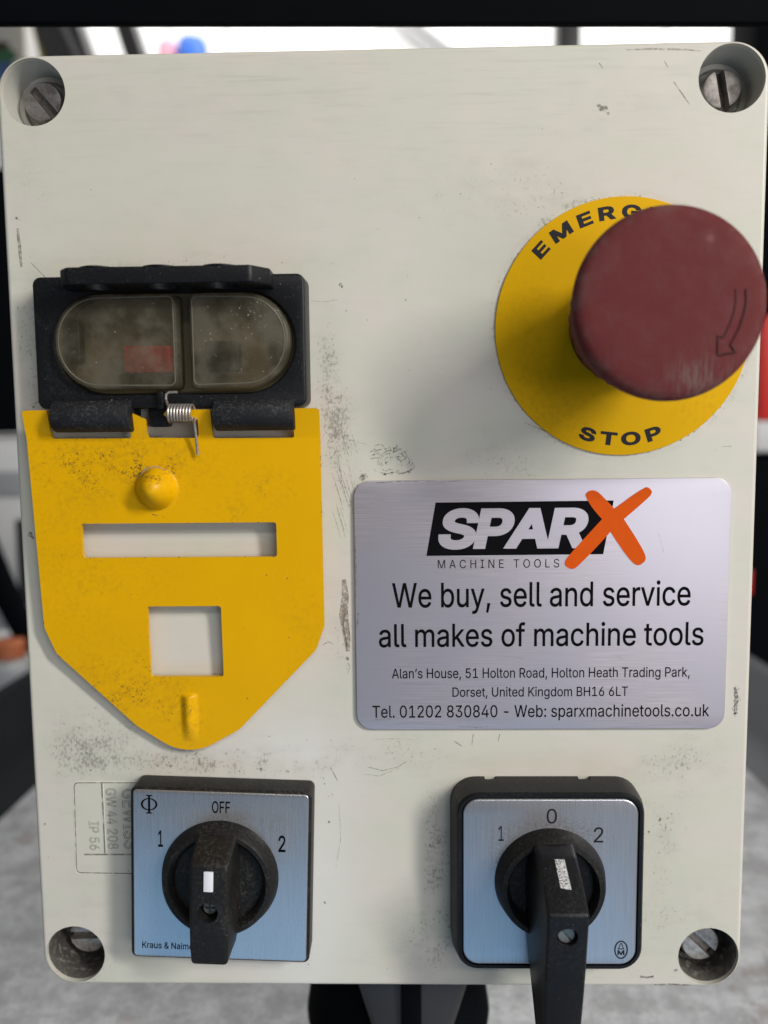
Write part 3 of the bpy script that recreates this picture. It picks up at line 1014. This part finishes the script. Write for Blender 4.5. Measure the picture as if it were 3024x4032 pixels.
# ------------------------------------------------------------------ starter switch with yellow locking flap
sw = thing('starter_switch', 'black push button starter with smoked window, padlock visor and yellow locking flap', 'starter switch', (-51.5, 35, 0))
X0, X1, Y0, Y1, Z1 = -85.3, -18.6, 35.0, 67.0, 7.0
well = []
for cx, sgn in ((-21.2 - 12.25, 1), (-80.2 + 12.25, -1)):
    for i in range(25):
        a = R(-90 + 180 * i / 24) if sgn > 0 else R(90 + 180 * i / 24)
        well.append((cx + 12.25 * math.cos(a), 50.75 + 12.25 * math.sin(a)))
fr = plate_mesh([rrect(X0, Y0, X1, Y1, 2.0, 5), well], 0, Z1, .6, 2)
for v in fr.verts:                       # slight draft of the moulded sides
    if v.co.z < 3 and abs(v.co.x - X1) < 1.2:
        v.co.x += .35
finish('base_frame', fr, M['black'], sw)
finish('window_back', flat_mesh([[(x, y) for x, y in well]], .6), M['window_back'], sw)
lobL = round_poly([(-49.2, 62.3), (-79.5, 62.3), (-79.5, 39.4), (-49.2, 39.4)], [1.5, 11.0, 11.0, 1.5], 14)
lobR = round_poly([(-22.1, 62.3), (-46.4, 62.3), (-46.4, 39.4), (-22.1, 39.4)], [11.0, 1.5, 1.5, 11.0], 14)
def lobe(pts):
    g = plate_mesh([pts], 3.0, 9.6, 1.1, 4)
    kill = [f for f in g.faces if f.normal.z < -.6]
    bmesh.ops.delete(g, geom=kill, context='FACES')
    cx = sum(p[0] for p in pts) / len(pts)
    return g
SP = []
finish('window_cover', lobe(lobL), M['window'], sw)
finish('window_cover', lobe(lobR), M['window'], sw)
finish('window_seal', plate_mesh([rotp([(cx, cy) for cx, cy in well], -50.7, 50.75, 0), lobL, lobR], 2.0, 5.2, .4, 2), M['window_seal'], sw)
def bead(pts, z, off):      # raised bead running round a lobe
    c = Vector((sum(p[0] for p in pts) / len(pts), sum(p[1] for p in pts) / len(pts)))
    g = bmesh.new()
    q = []
    for p in pts:
        d = Vector(p) - c
        q.append((c.x + d.x * (1 - off / max(d.length, 1)), c.y + d.y * (1 - off / max(d.length, 1)), z))
    tube(g, q + [q[0], q[1]], .22, 6, False)
    return g
finish('cover_bead', bead(lobL, 9.45, 1.2), M['bead'], sw)
finish('cover_bead', bead(lobR, 9.45, 1.2), M['bead'], sw)
g = bmesh.new()
for _ in range(90):
    a_, b_ = random.choice(((-44, -24), (-44, -24), (-77, -51)))
    x, y = random.uniform(a_, b_), random.uniform(42, 60)
    if random.random() < .4:
        x, y = random.gauss(-31, 2.5), random.gauss(56.5, 1.6)
    if abs(x + 50.7) > 24 and abs(y - 50.8) > 7: continue
    SP.append((x, y, random.choice((.06, .07, .09, .13))))
for x, y, r_ in SP:
    speck(g, x, y, r_, 9.66)
q = finish('dust_speck', g, M['dust'], sw, smooth=0)
q['kind'] = 'stuff'
finish('stop_button', box_bm(-63.8, 43.6, 3.0, -52.0, 50.3, 6.6, .6), M['red_button'], sw)['label'] = 'red push button behind the smoked window'
finish('start_button', box_bm(-43.6, 43.8, 3.0, -35.0, 51.2, 6.6, .8), M['black_deep'], sw)['label'] = 'black push button behind the smoked window'
finish('start_button', plate_mesh([rrect(-77, 46.0, -74.4, 56.5, 1.2)], 3, 6.4, .4), M['black_deep'], sw)['label'] = 'black slot edge behind the left window'
# padlock visor: a shelf with three holes, chamfered front corners
vis = round_poly([(-75.5, 6.6), (-26.0, 6.6), (-26.0, 12.2), (-30.0, 16.4), (-72.8, 16.4), (-75.5, 13.6)], [0, 0, 1.0, 1.5, 2.0, 2.0])
g = plate_mesh([vis] + [circle(x, 11.6, 3.9, 32) for x in (-66.6, -51.7, -37.6)], 0, 3.9, .4, 2)
for v in g.verts:
    x, z_, y_ = v.co
    v.co = Vector((x, 63.2 + y_, z_))
bmesh.ops.recalc_face_normals(g, faces=g.faces)
finish('visor', g, M['black'], sw)
for x in (-66.6, -51.7, -37.6):
    g = lathe([(4.0, 0), (4.9, 0), (4.9, .35), (4.0, .35), (4.0, 0)], x, -11.6, 32)
    for v in g.verts:
        a, b_, c_ = v.co
        v.co = Vector((a, 67.05 + c_, -b_))
    bmesh.ops.recalc_face_normals(g, faces=g.faces)
    finish('visor_eyelet', g, M['black'], sw)
# hinge barrels
def barrel(x0, x1):
    prof = []
    cyl = bmesh.new()
    sec = []
    for i in range(28):
        a = 2 * math.pi * i / 28
        sec.append((33.1 + 3.95 * math.cos(a), 6.4 + 3.95 * math.sin(a)))
    cyl = loft([[(x, y, z) for y, z in sec] for x in (x0, x1)], .45, 2)
    join(cyl, box_bm(x0 + .01, 33.0, .05, x1 - .01, 36.6, 6.0, .3))
    return cyl
finish('hinge_barrel', barrel(-81.3, -61.9), M['black_barrel'], sw)
finish('hinge_barrel', barrel(-41.3, -21.6), M['black_barrel'], sw)
finish('spring_stop', join(box_bm(-58.4, 30.4, .1, -54.0, 36.6, 5.4, .4), box_bm(-55.2, 34.6, 5.0, -53.6, 39.0, 8.4, .3)), M['black'], sw)
# flap
def flap_z(x, y):
    z = 2.4 + (y + 52) * (3.0 / 80)
    if y > 27.4:
        z += (y - 27.4) * .20
    if y < 27.4:
        r = math.hypot(x + 57.2, y - 14.9)
        if r < 5.4:
            z += 6.0 * (1 - (r / 5.4) ** 1.9)
        # pressed tongue near the tip: starts sharp at the top, runs out at the bottom
        d = abs(x + 51.4 - (y + 45) * .02)
        if d < 2.6 and -52 < y < -38.8:
            k = min(1, (-38.8 - y) / .7) * min(1, max(0, (y + 51.8) / 5.5)) ** .8
            z += 1.35 * k * (.5 + .5 * math.cos(d / 2.6 * math.pi))
    return z
flap_outline = round_poly([
    (-89.5, 34.7), (-83.2, 34.7), (-82.9, 27.7), (-62.9, 27.6), (-62.9, 33.0), (-63.3, 34.3), (-59.0, 32.3), (-58.8, 27.7), (-45.9, 27.5), (-45.8, 32.35),
    (-53.3, 32.45), (-54.2, 33.4), (-53.3, 34.4), (-42.5, 34.5), (-42.4, 27.4), (-22.0, 27.3), (-22.3, 34.5), (-15.6, 34.5),
    (-15.6, -21.0), (-17.8, -27.2), (-38.5, -48.7), (-52.3, -56.4), (-65.5, -47.6), (-85.4, -28.0), (-88.2, -21.0)],
    [.8, .3, .6, .6, .2, .2, .6, .6, 1.0, .6, .1, .3, .1, .3, .6, .6, .3, .8, 3.5, 4.0, 9.0, 15.0, 9.0, 4.0, 3.5], 8)
slot = rrect(-77.0, -2.75, -27.2, 6.1, .7, 4)
sqh = rrect(-61.15, -34.3, -42.05, -15.5, .7, 4)
fb = plate_mesh([flap_outline, slot, sqh], -1.3, 0, 0)
bmesh.ops.triangulate(fb, faces=[f for f in fb.faces if len(f.verts) > 4])
def cut(bm, co, no):
    bmesh.ops.bisect_plane(bm, geom=bm.verts[:] + bm.edges[:] + bm.faces[:], dist=1e-5, plane_co=co, plane_no=no)
cut(fb, (0, 27.4, 0), (0, 1, 0))
cut(fb, (0, 27.0, 0), (0, 1, 0))
for yy in (21, 9.0):
    cut(fb, (0, yy, 0), (0, 1, 0))
for yy in (-38.2, -52):
    cut(fb, (0, yy, 0), (0, 1, 0))
def subgrid(bm, x0, x1, y0, y1, st):
    for i in range(int((x1 - x0) / st) + 1):
        xx = x0 + i * st
        fs = [f for f in bm.faces if y0 - .01 <= f.calc_center_median().y <= y1 + .01]
        ge = list({e for f in fs for e in f.edges}) + list({v for f in fs for v in f.verts}) + fs
        bmesh.ops.bisect_plane(bm, geom=ge, dist=1e-5, plane_co=(xx, 0, 0), plane_no=(1, 0, 0))
    for i in range(int((y1 - y0) / st)):
        yy = y0 + (i + 1) * st
        fs = [f for f in bm.faces if y0 - .01 <= f.calc_center_median().y <= y1 + .01 and x0 - 3 < f.calc_center_median().x < x1 + 3]
        ge = list({e for f in fs for e in f.edges}) + list({v for f in fs for v in f.verts}) + fs
        bmesh.ops.bisect_plane(bm, geom=ge, dist=1e-5, plane_co=(0, yy, 0), plane_no=(0, 1, 0))
subgrid(fb, -63.2, -51.2, 9.0, 21.0, .4)
subgrid(fb, -54.2, -48.6, -52.0, -38.2, .35)
warp_plane(fb, flap_z)
flap = finish('locking_flap', fb, M['yellow'], sw, smooth=40)
flap['label'] = 'yellow painted steel flap with a slot, a square hole and a pressed dome'
g, g2 = bmesh.new(), bmesh.new()          # chipped paint along the cut edges
for ring, dens in ((flap_outline, .55), (slot, .5), (sqh, .6)):
    for a, b in zip(ring, ring[1:] + ring[:1]):
        L_ = math.hypot(b[0] - a[0], b[1] - a[1])
        k = int(L_ * dens + random.random())
        for _ in range(k):
            t_ = random.random()
            x, y = a[0] + (b[0] - a[0]) * t_, a[1] + (b[1] - a[1]) * t_
            ang_ = math.atan2(b[1] - a[1], b[0] - a[0])
            r_ = random.choice((.08, .1, .12, .2)) * random.uniform(.8, 1.2)
            speck(random.choice((g, g, g2)), x, y, r_, flap_z(x, y) + .04, random.uniform(1.1, 2.0), ang_)
for _ in range(60):
    x, y = random.uniform(-87, -18), random.uniform(-45, 26)
    if abs(x + 57) < 8 and 8 < y < 22 or abs(x + 51) < 4 and y < -36: continue
    if (-77.5 < x < -26.7 and -3.3 < y < 6.6) or (-61.7 < x < -41.5 and -34.8 < y < -15): continue
    if y < -28 and abs(x + 52) > (y + 53) * 1.35: continue
    speck(g, x, y, random.choice((.08, .1, .1, .14, .24)), flap_z(x, y) + .05)
for a, b in (((-58.6, 8.4), (-55.6, 7.6)),):
    stroke(g, [a, b], .3, flap_z(*a) + .06)
stroke(g2, [(-61.6, 17.5), (-59.5, 20.0), (-56.8, 20.5), (-54.2, 19.6)], .5, flap_z(-57, 21) + .5)
for nm, bm_, mt in (('paint_chip', g, 'grime'), ('pale_chip', g2, 'pale_chip')):
    q = finish(nm, bm_, M[mt], flap, smooth=0)
    q['kind'] = 'stuff'
# torsion spring on the flap pin
g = bmesh.new()
N, rad = 8.6, 2.1
pts = [(-52.3, 38.7, 10.2), (-49.8, 38.75, 10.2)][::-1]
pts = [(-49.6, 38.6, 10.0), (-51.6, 38.55, 10.0), (-52.35, 38.1, 10.0), (-52.5, 37.0, 9.9)]
for i in range(int(N * 20) + 1):
    a = R(90) + 2 * math.pi * i / 20
    pts.append((-52.6 + 6.4 * i / (N * 20), 33.5 + rad * math.sin(a), 8.2 + rad * math.cos(a)))
pts += [(-46.15, 31.3, 8.6), (-46.1, 30.8, 8.3), (-46.1, 28, 7.4), (-46.1, 25, 6.6), (-46.1, 23.3, 6.2)]
tube(g, pts, .33, 8)
finish('torsion_spring', g, M['spring'], sw)

# ------------------------------------------------------------------ emergency stop
es = thing('emergency_stop', 'dull red mushroom emergency stop button on a round yellow legend disc', 'stop button', (60.2, 53.9, 0))
EX, EY = 60.2, 53.9
disc = finish('legend_disc', plate_mesh([circle(EX, EY, 31.8, 128)], 0.02, .55, .12, 2), M['yellow_disc'], es)
def arc_letters(chars, r, up, h, wscale, weight):
    out = bmesh.new()
    for ch, deg in chars:
        g = text_bm(ch, weight)
        a = bbox(g)
        ref = text_bm('E', weight)
        e = bbox(ref)
        ref.free()
        k = h / (e[3] - e[1])
        th = R(deg)
        ca, sa = math.cos(th), math.sin(th)
        ux, uy = (ca, sa) if up else (-ca, -sa)          # letter's up direction
        rx, ry = uy, -ux                                  # letter's right direction
        for v in g.verts:
            lx = (v.co.x - (a[0] + a[2]) / 2) * k * wscale
            ly = (v.co.y - (e[1] + e[3]) / 2) * k
            v.co = Vector((EX + r * ca + rx * lx + ux * ly, EY + r * sa + ry * lx + uy * ly, .60))
        for f in g.faces:
            f.normal_update()
            if f.normal.z < 0:
                f.normal_flip()
        join(out, g)
    return out
finish('lettering', arc_letters([('E', 136.9), ('M', 123.6), ('E', 110.4), ('R', 98.9), ('G', 86.6), ('E', 74.6), ('N', 62.2), ('C', 49.6), ('Y', 37.4)], 28.1, True, 3.3, 1.62, .36), M['ink_soft'], disc)
finish('lettering', arc_letters([('S', 252.4), ('T', 263.6), ('O', 275.2), ('P', 287.2)], 27.75, False, 3.35, 1.62, .36), M['ink_soft'], disc)
finish('collar', lathe([(0, .5), (13.3, .5), (13.5, 2), (13.7, 3), (14.2, 14), (14.4, 15.5), (0, 15.5)], EX, EY), M['black'], es)
def knurl(t, r, z):
    return 1 + (.014 * math.cos(28 * t) if z < 17 else (.007 * math.cos(28 * t) if z < 20 else 0))
head = finish('mushroom_head', lathe([(0, 15.0), (16.1, 15.0), (16.6, 15.6), (17.1, 18.4), (17.9, 24), (18.7, 27.5), (19.45, 30.6), (19.95, 32.6), (20.0, 33.4), (19.75, 34.2), (19.1, 34.9), (18.1, 35.35), (16.5, 35.6), (11, 35.9), (5, 36.0), (0, 36.02)],
                EX, EY, 168, knurl), M['red'], es)
g = bmesh.new()
zt = lambda x, y: 35.95 - .0013 * ((x - EX) ** 2 + (y - EY) ** 2)
def relief(pts, r=.26):
    q = []
    for a, b in zip(pts, pts[1:]):
        for k in range(5):
            x, y = a[0] + (b[0] - a[0]) * k / 5, a[1] + (b[1] - a[1]) * k / 5
            q.append((x, y, zt(x, y)))
    q.append((*pts[-1], zt(*pts[-1])))
    tube(g, q, r, 6)
relief([(72.9, 56.2), (73.0, 54.0), (72.7, 51.7), (71.8, 49.0), (70.6, 46.6)], .26)
relief([(75.0, 56.3), (75.15, 54.0), (74.8, 51.5), (73.8, 48.3), (72.2, 45.2)], .30)
relief([(70.6, 46.6), (69.5, 47.1), (69.7, 43.1), (73.3, 43.7), (72.2, 45.2)], .30)
finish('turn_arrow', g, M['red_groove'], head)

# ------------------------------------------------------------------ nameplate
npl = thing('nameplate', 'brushed aluminium nameplate with printed logo, slogan and address lines', 'nameplate', (40.3, -49.3, 0))
finish('plate', plate_mesh([rrect(-7.65, -49.35, 88.25, 16.15, 4.2, 10)], .03, 1.0, .14, 2), M['plate'], npl)
ZP = 1.03
finish('logo_panel', flat_mesh([[(13.25, 10.45), (58.55, 10.6), (56.09, -3.2), (10.83, -3.3)]], ZP), M['ink'], npl)
finish('logo_letters', text_fit('SPAR', (13.9, -1.75, 52.2, 8.95), ZP + .03, .40, .17, .95), M['plate'], npl)
XP = [(51.45, 11.83), (51.85, 12.8), (53.2, 13.26), (54.76, 12.58), (58.7, 8.52), (63.48, 12.04), (65.77, 13.46), (66.92, 13.91), (68.1, 12.85), (67.55, 11.49), (61.19, 5.8), (64.47, 0.74),
      (66.49, -2.83), (66.84, -4.81), (65.19, -6.11), (63.62, -5.38), (61.03, -2.2), (57.83, 2.56), (53.62, -2.14), (49.77, -6.08), (48.21, -6.98), (46.44, -6.05), (46.62, -4.47), (50.09, -0.34), (55.64, 5.84), (53.07, 8.88)]
SHARP = {4, 10, 17, 24}
xs = []
for i in range(len(XP)):
    p0, p1, p2, p3 = (Vector(XP[(i + k) % len(XP)]) for k in (-1, 0, 1, 2))
    j = (i + 1) % len(XP)
    m1 = (p2 - p0) * .5 if i not in SHARP else (p2 - p1) * .9
    m2 = (p3 - p1) * .5 if j not in SHARP else (p2 - p1) * .9
    L12 = (p2 - p1).length
    for m_ in (m1, m2):
        if m_.length > L12 * 1.1:
            m_ *= L12 * 1.1 / m_.length
    for k in range(5):
        t_ = k / 5
        h = (2 * t_ ** 3 - 3 * t_ ** 2 + 1) * p1 + (t_ ** 3 - 2 * t_ ** 2 + t_) * m1 + (-2 * t_ ** 3 + 3 * t_ ** 2) * p2 + (t_ ** 3 - t_ ** 2) * m2
        xs.append(tuple(h))
finish('logo_cross', flat_mesh([xs], ZP + .06), M['orange'], npl)
for body, bx, wt, sp in (('MACHINE TOOLS', (13.75, -6.6, 44.9, -4.35), .0, 1.42),
                         ('We buy, sell and service', (1.9, -18.55, 78.6, -10.1), .07, 1.0),
                         ('all makes of machine tools', (-1.65, -27.3, 82.2, -20.8), .07, 1.0),
                         ('Alan\u2019s House, 51 Holton Road, Holton Heath Trading Park,', (1.65, -36.3, 78.9, -32.85), .05, 1.0),
                         ('Dorset, United Kingdom BH16 6LT', (17.45, -41.3, 63.05, -37.95), .05, 1.0),
                         ('Tel. 01202 830840 - Web: sparxmachinetools.co.uk', (-3.55, -47.0, 84.2, -42.75), .05, 1.0)):
    finish('text_line', text_fit(body, bx, ZP, wt, 0, sp, .1), M['ink'], npl)

g = bmesh.new()
for pts, wd in (([(-3.0, -46.6), (-1, -46.75), (1.2, -46.6)], .22), ([(-3.4, 10.3), (-2.0, 10.5)], .18), ([(10, 15.9), (14, 15.7), (20, 15.95)], .2), ([(-2, 15.6), (3, 15.95), (9, 15.9)], .3),
                ([(19, -48.6), (24, -48.9), (27, -48.6)], .2), ([(-7.4, 2), (-7.35, -6), (-7.4, -14)], .25), ([(-7.4, -16), (-6.9, -18), (-7.3, -22)], .4), ([(60, -30), (63, -31.5)], .1),
                ([(30, -29.6), (36, -30.4)], .1), ([(70, 2), (71.5, -3)], .1)):
    stroke(g, pts, wd, 1.06)
for _ in range(40):
    speck(g, random.uniform(-6, 87), random.uniform(-48, 15), random.uniform(.06, .16), 1.06)
q = finish('plate_scratch', g, M['grime_soft'], npl, smooth=0)
q['kind'] = 'stuff'

# ------------------------------------------------------------------ rotary switch with OFF legend (left)
rs = thing('rotary_switch', 'rotary switch with OFF above, 1 and 2 at the sides, and bluish square plate', 'rotary switch', (-43.4, -109.5, 0), 'rotary switches on the lower lid')
CX, CY, RO = -43.4, -86.0, -2.0
fz = 7.5
frm = plate_mesh([rrect(CX - 23.5, CY - 23.3, CX + 23.5, CY + 23.3, 1.6, 5)], 0, fz, .5, 2)
rot_bm(frm, CX, CY, RO)
finish('bezel', frm, M['black_dusty'], rs)
fc = plate_mesh([rrect(CX - 22.7, CY - 22.7, CX + 22.75, CY + 22.75, 1.0, 4)], fz - .2, fz + .45, .4, 3)
rot_bm(fc, CX, CY, RO)
face = finish('face_plate', fc, M['face_film'], rs)
Z = fz + .48
# phi mark: ring, stem and two serifs
px, py = -61.2, -66.4
phi = flat_mesh([circle(px, py, 2.15, 40, 0, 1.65), circle(px, py, 1.62, 40, 0, 1.38)], Z)
for bx in ((px - .28, py - 2.45, px + .28, py + 2.45), (px - .8, py + 2.2, px + .8, py + 2.5), (px - .8, py - 2.5, px + .8, py - 2.2)):
    join(phi, flat_mesh([rrect(*bx, 0)], Z + .01))
rot_bm(phi, px, py, RO)
finish('phi_mark', phi, M['ink'], face)
for body, bx, wt in (('OFF', (-44.95, -68.85, -40.25, -65.6), .10), ('1', (-59.2, -77.9, -57.95, -73.4), .12), ('2', (-28.0, -79.3, -26.15, -74.8), .12)):
    finish('legend', text_fit(body, bx, Z, wt, 0, 1.0, RO), M['ink'], face)
finish('maker_name', text_fit('Kraus & Naimer', (-64.5, -105.9, -50.3, -104.05), Z, .1, 0, 1.0, RO - .3), M['ink'], face)
dial = lathe([(0, fz), (15.3, fz), (15.25, 8.0), (14.8, 9.4), (14.2, 11.2), (13.6, 11.9), (12.7, 12.0), (12.0, 11.5), (11.3, 9.6), (0, 9.4)], CX, CY - .0, 96)
finish('dial', dial, M['black_dusty'], rs)
def sec_bar(y, hwb, hwt, zb, zt, cx=CX):
    return [(cx - hwb, y, zb), (cx + hwb, y, zb), (cx + hwt, y, zt), (cx - hwt, y, zt)]
hd = loft([sec_bar(-72.6, 5.3, 5.0, 9.0, 12.2), sec_bar(-76.0, 5.4, 4.75, 8.8, 20.0), sec_bar(-89, 5.6, 4.75, 8.8, 20.4), sec_bar(-97.5, 5.4, 4.7, 8.8, 20.1), sec_bar(-102.3, 4.7, 4.5, 9.8, 19.5)], .95, 3)
def cyl(x, y, z0, z1, r, n=32):
    return lathe([(0, z0), (r, z0), (r, z1), (0, z1)], x, y, n)
hd = boolean(hd, [cyl(CX - .15, -88.1, 15.5, 30, 2.5)])
rot_bm(hd, CX, CY, RO)
han = finish('handle', hd, M['black_dusty'], rs, smooth=30)
mk = plate_mesh([rrect(CX - 1.15, -82.5, CX + 1.15, -77.5, .15, 3)], 20.0, 20.42, .08, 1)
rot_bm(mk, CX, CY, RO)
warp_plane(mk, lambda x, y: .03 * (-y - 78.0) * .9 - .0)
finish('pointer_mark', mk, M['white_mark'], han)
scw = lathe([(0, 14), (1.9, 14), (1.95, 17.2), (1.6, 17.9), (0, 18.1)], CX - .15, -88.1, 32)
cr = [box_bm(CX - 1.5, -88.4, 17, CX + 1.2, -87.8, 20), box_bm(CX - .45, -89.4, 17, CX + .15, -86.8, 20)]
scw = boolean(scw, cr)
rot_bm(scw, CX, CY, RO + 20)
rot_bm(scw, CX, CY, -20)
finish('handle_screw', scw, M['dial_screw'], han)

# ------------------------------------------------------------------ rotary switch with 0 legend (right)
rt = thing('rotary_switch', 'rotary switch with 0 above 1 and 2, long slanted pistol handle overhanging the box', 'rotary switch', (41.7, -111.5, 0), 'rotary switches on the lower lid')
CX, CY = 41.7, -86.8
base = loft([[(x, y, 0) for x, y in rrect(CX - 24.9, CY - 24.6, CX + 24.9, CY + 24.2, 6.5, 8)],
             [(x, y, 4.5) for x, y in rrect(CX - 24.8, CY - 24.5, CX + 24.8, CY + 24.1, 6.5, 8)],
             [(x, y, 8.4) for x, y in rrect(CX - 23.9, CY - 23.9, CX + 23.9, CY + 23.7, 5.8, 8)],
             [(x, y, 9.0) for x, y in rrect(CX - 23.4, CY - 23.4, CX + 23.4, CY + 23.2, 5.4, 8)]])
base = boolean(base, [plate_mesh([rrect(CX - 22.55, CY - 22.6, CX + 22.6, CY + 22.55, 4.4, 8)], 8.2, 12),
                      box_bm(CX - 15.8, CY + 23.4, -1, CX - 12.8, CY + 26, 1.8), box_bm(CX + 8.8, CY + 23.4, -1, CX + 11.8, CY + 26, 1.8)])
finish('bezel', base, M['black'], rt, smooth=30)
face = finish('face_plate', plate_mesh([rrect(CX - 22.2, CY - 22.2, CX + 22.2, CY + 22.2, 4.1, 8)], 8.3, 9.15, .55, 3), M['face_film_b'], rt)
Z = 9.19
for body, bx, wt in (('0', (40.7, -71.0, 43.3, -67.05), .02), ('1', (28.5, -75.6, 29.85, -71.65), .02), ('2', (52.7, -76.0, 55.1, -71.95), .02)):
    finish('legend', text_fit(body, bx, Z, wt), M['ink_soft'], face)
ex, ey = 60.1, -104.9
em = flat_mesh([circle(ex, ey, 1.75, 48, 0, 2.5), circle(ex, ey, 1.40, 48, 0, 2.15)], Z)
bell_o = [(-.85, -.08), (-.85, .12), (-.62, .3), (-.45, .95), (-.22, 1.5), (0, 1.72), (.22, 1.5), (.45, .95), (.62, .3), (.85, .12), (.85, -.08), (.15, -.08), (0, -.2), (-.15, -.08)]
bell_i = [(-.5, .12), (-.42, .3), (-.25, .95), (-.12, 1.3), (.12, 1.3), (.25, .95), (.42, .3), (.5, .12)]
join(em, flat_mesh([[(ex + x, ey + .22 + y) for x, y in bell_o], [(ex + x, ey + .22 + y) for x, y in bell_i]], Z))
join(em, text_fit('M', (ex - .9, ey - 1.42, ex + .9, ey - .12), Z, .3))
finish('bell_emblem', em, M['ink_soft'], face)
finish('dial', lathe([(0, 9), (14.2, 9), (14.0, 9.8), (13.4, 12.4), (12.8, 13.6), (11.6, 13.8), (11.0, 13.0), (10.6, 11.0), (0, 10.8)], CX, CY + .45, 96), M['black_dusty'], rt)
hd = loft([sec_bar(-74.0, 5.0, 4.2, 10.2, 13.0, CX), sec_bar(-74.6, 5.6, 4.5, 10.2, 18.4, CX), sec_bar(-81.6, 6.6, 4.75, 10.0, 31.0, CX),
           sec_bar(-95, 6.5, 4.75, 10.4, 28.8, CX), sec_bar(-102.5, 6.1, 4.7, 11.0, 27.5, CX), sec_bar(-122.0, 4.6, 4.3, 16.5, 24.4, CX)], .75, 3)
hd = boolean(hd, [cyl(CX + .0, -87.5, 26.4, 36, 2.4)])
han = finish('handle', hd, M['black'], rt, smooth=30)
slope = (31.0 - 18.4) / (-81.6 + 74.6)
mk = plate_mesh([[(42.0 - 1.2, -74.9), (42.0 + 1.15, -74.9), (42.1 + 1.35, -78.6), (42.1 - 1.1, -78.4)]], 0.02, .1, 0)
bmesh.ops.triangulate(mk, faces=mk.faces)
warp_plane(mk, lambda x, y: 18.4 + (y + 74.6) * slope)
finish('pointer_mark', mk, M['white_worn'], han)
scw = lathe([(0, 24), (2.0, 24), (2.05, 28.3), (1.9, 28.6), (0, 28.6)], CX, -87.7, 32)
sl = box_bm(CX - 4, -87.95, 28.1, CX + 4, -87.45, 31)
rot_bm(sl, CX, -87.7, -52)
finish('handle_screw', boolean(scw, [sl]), M['dial_screw'], han)
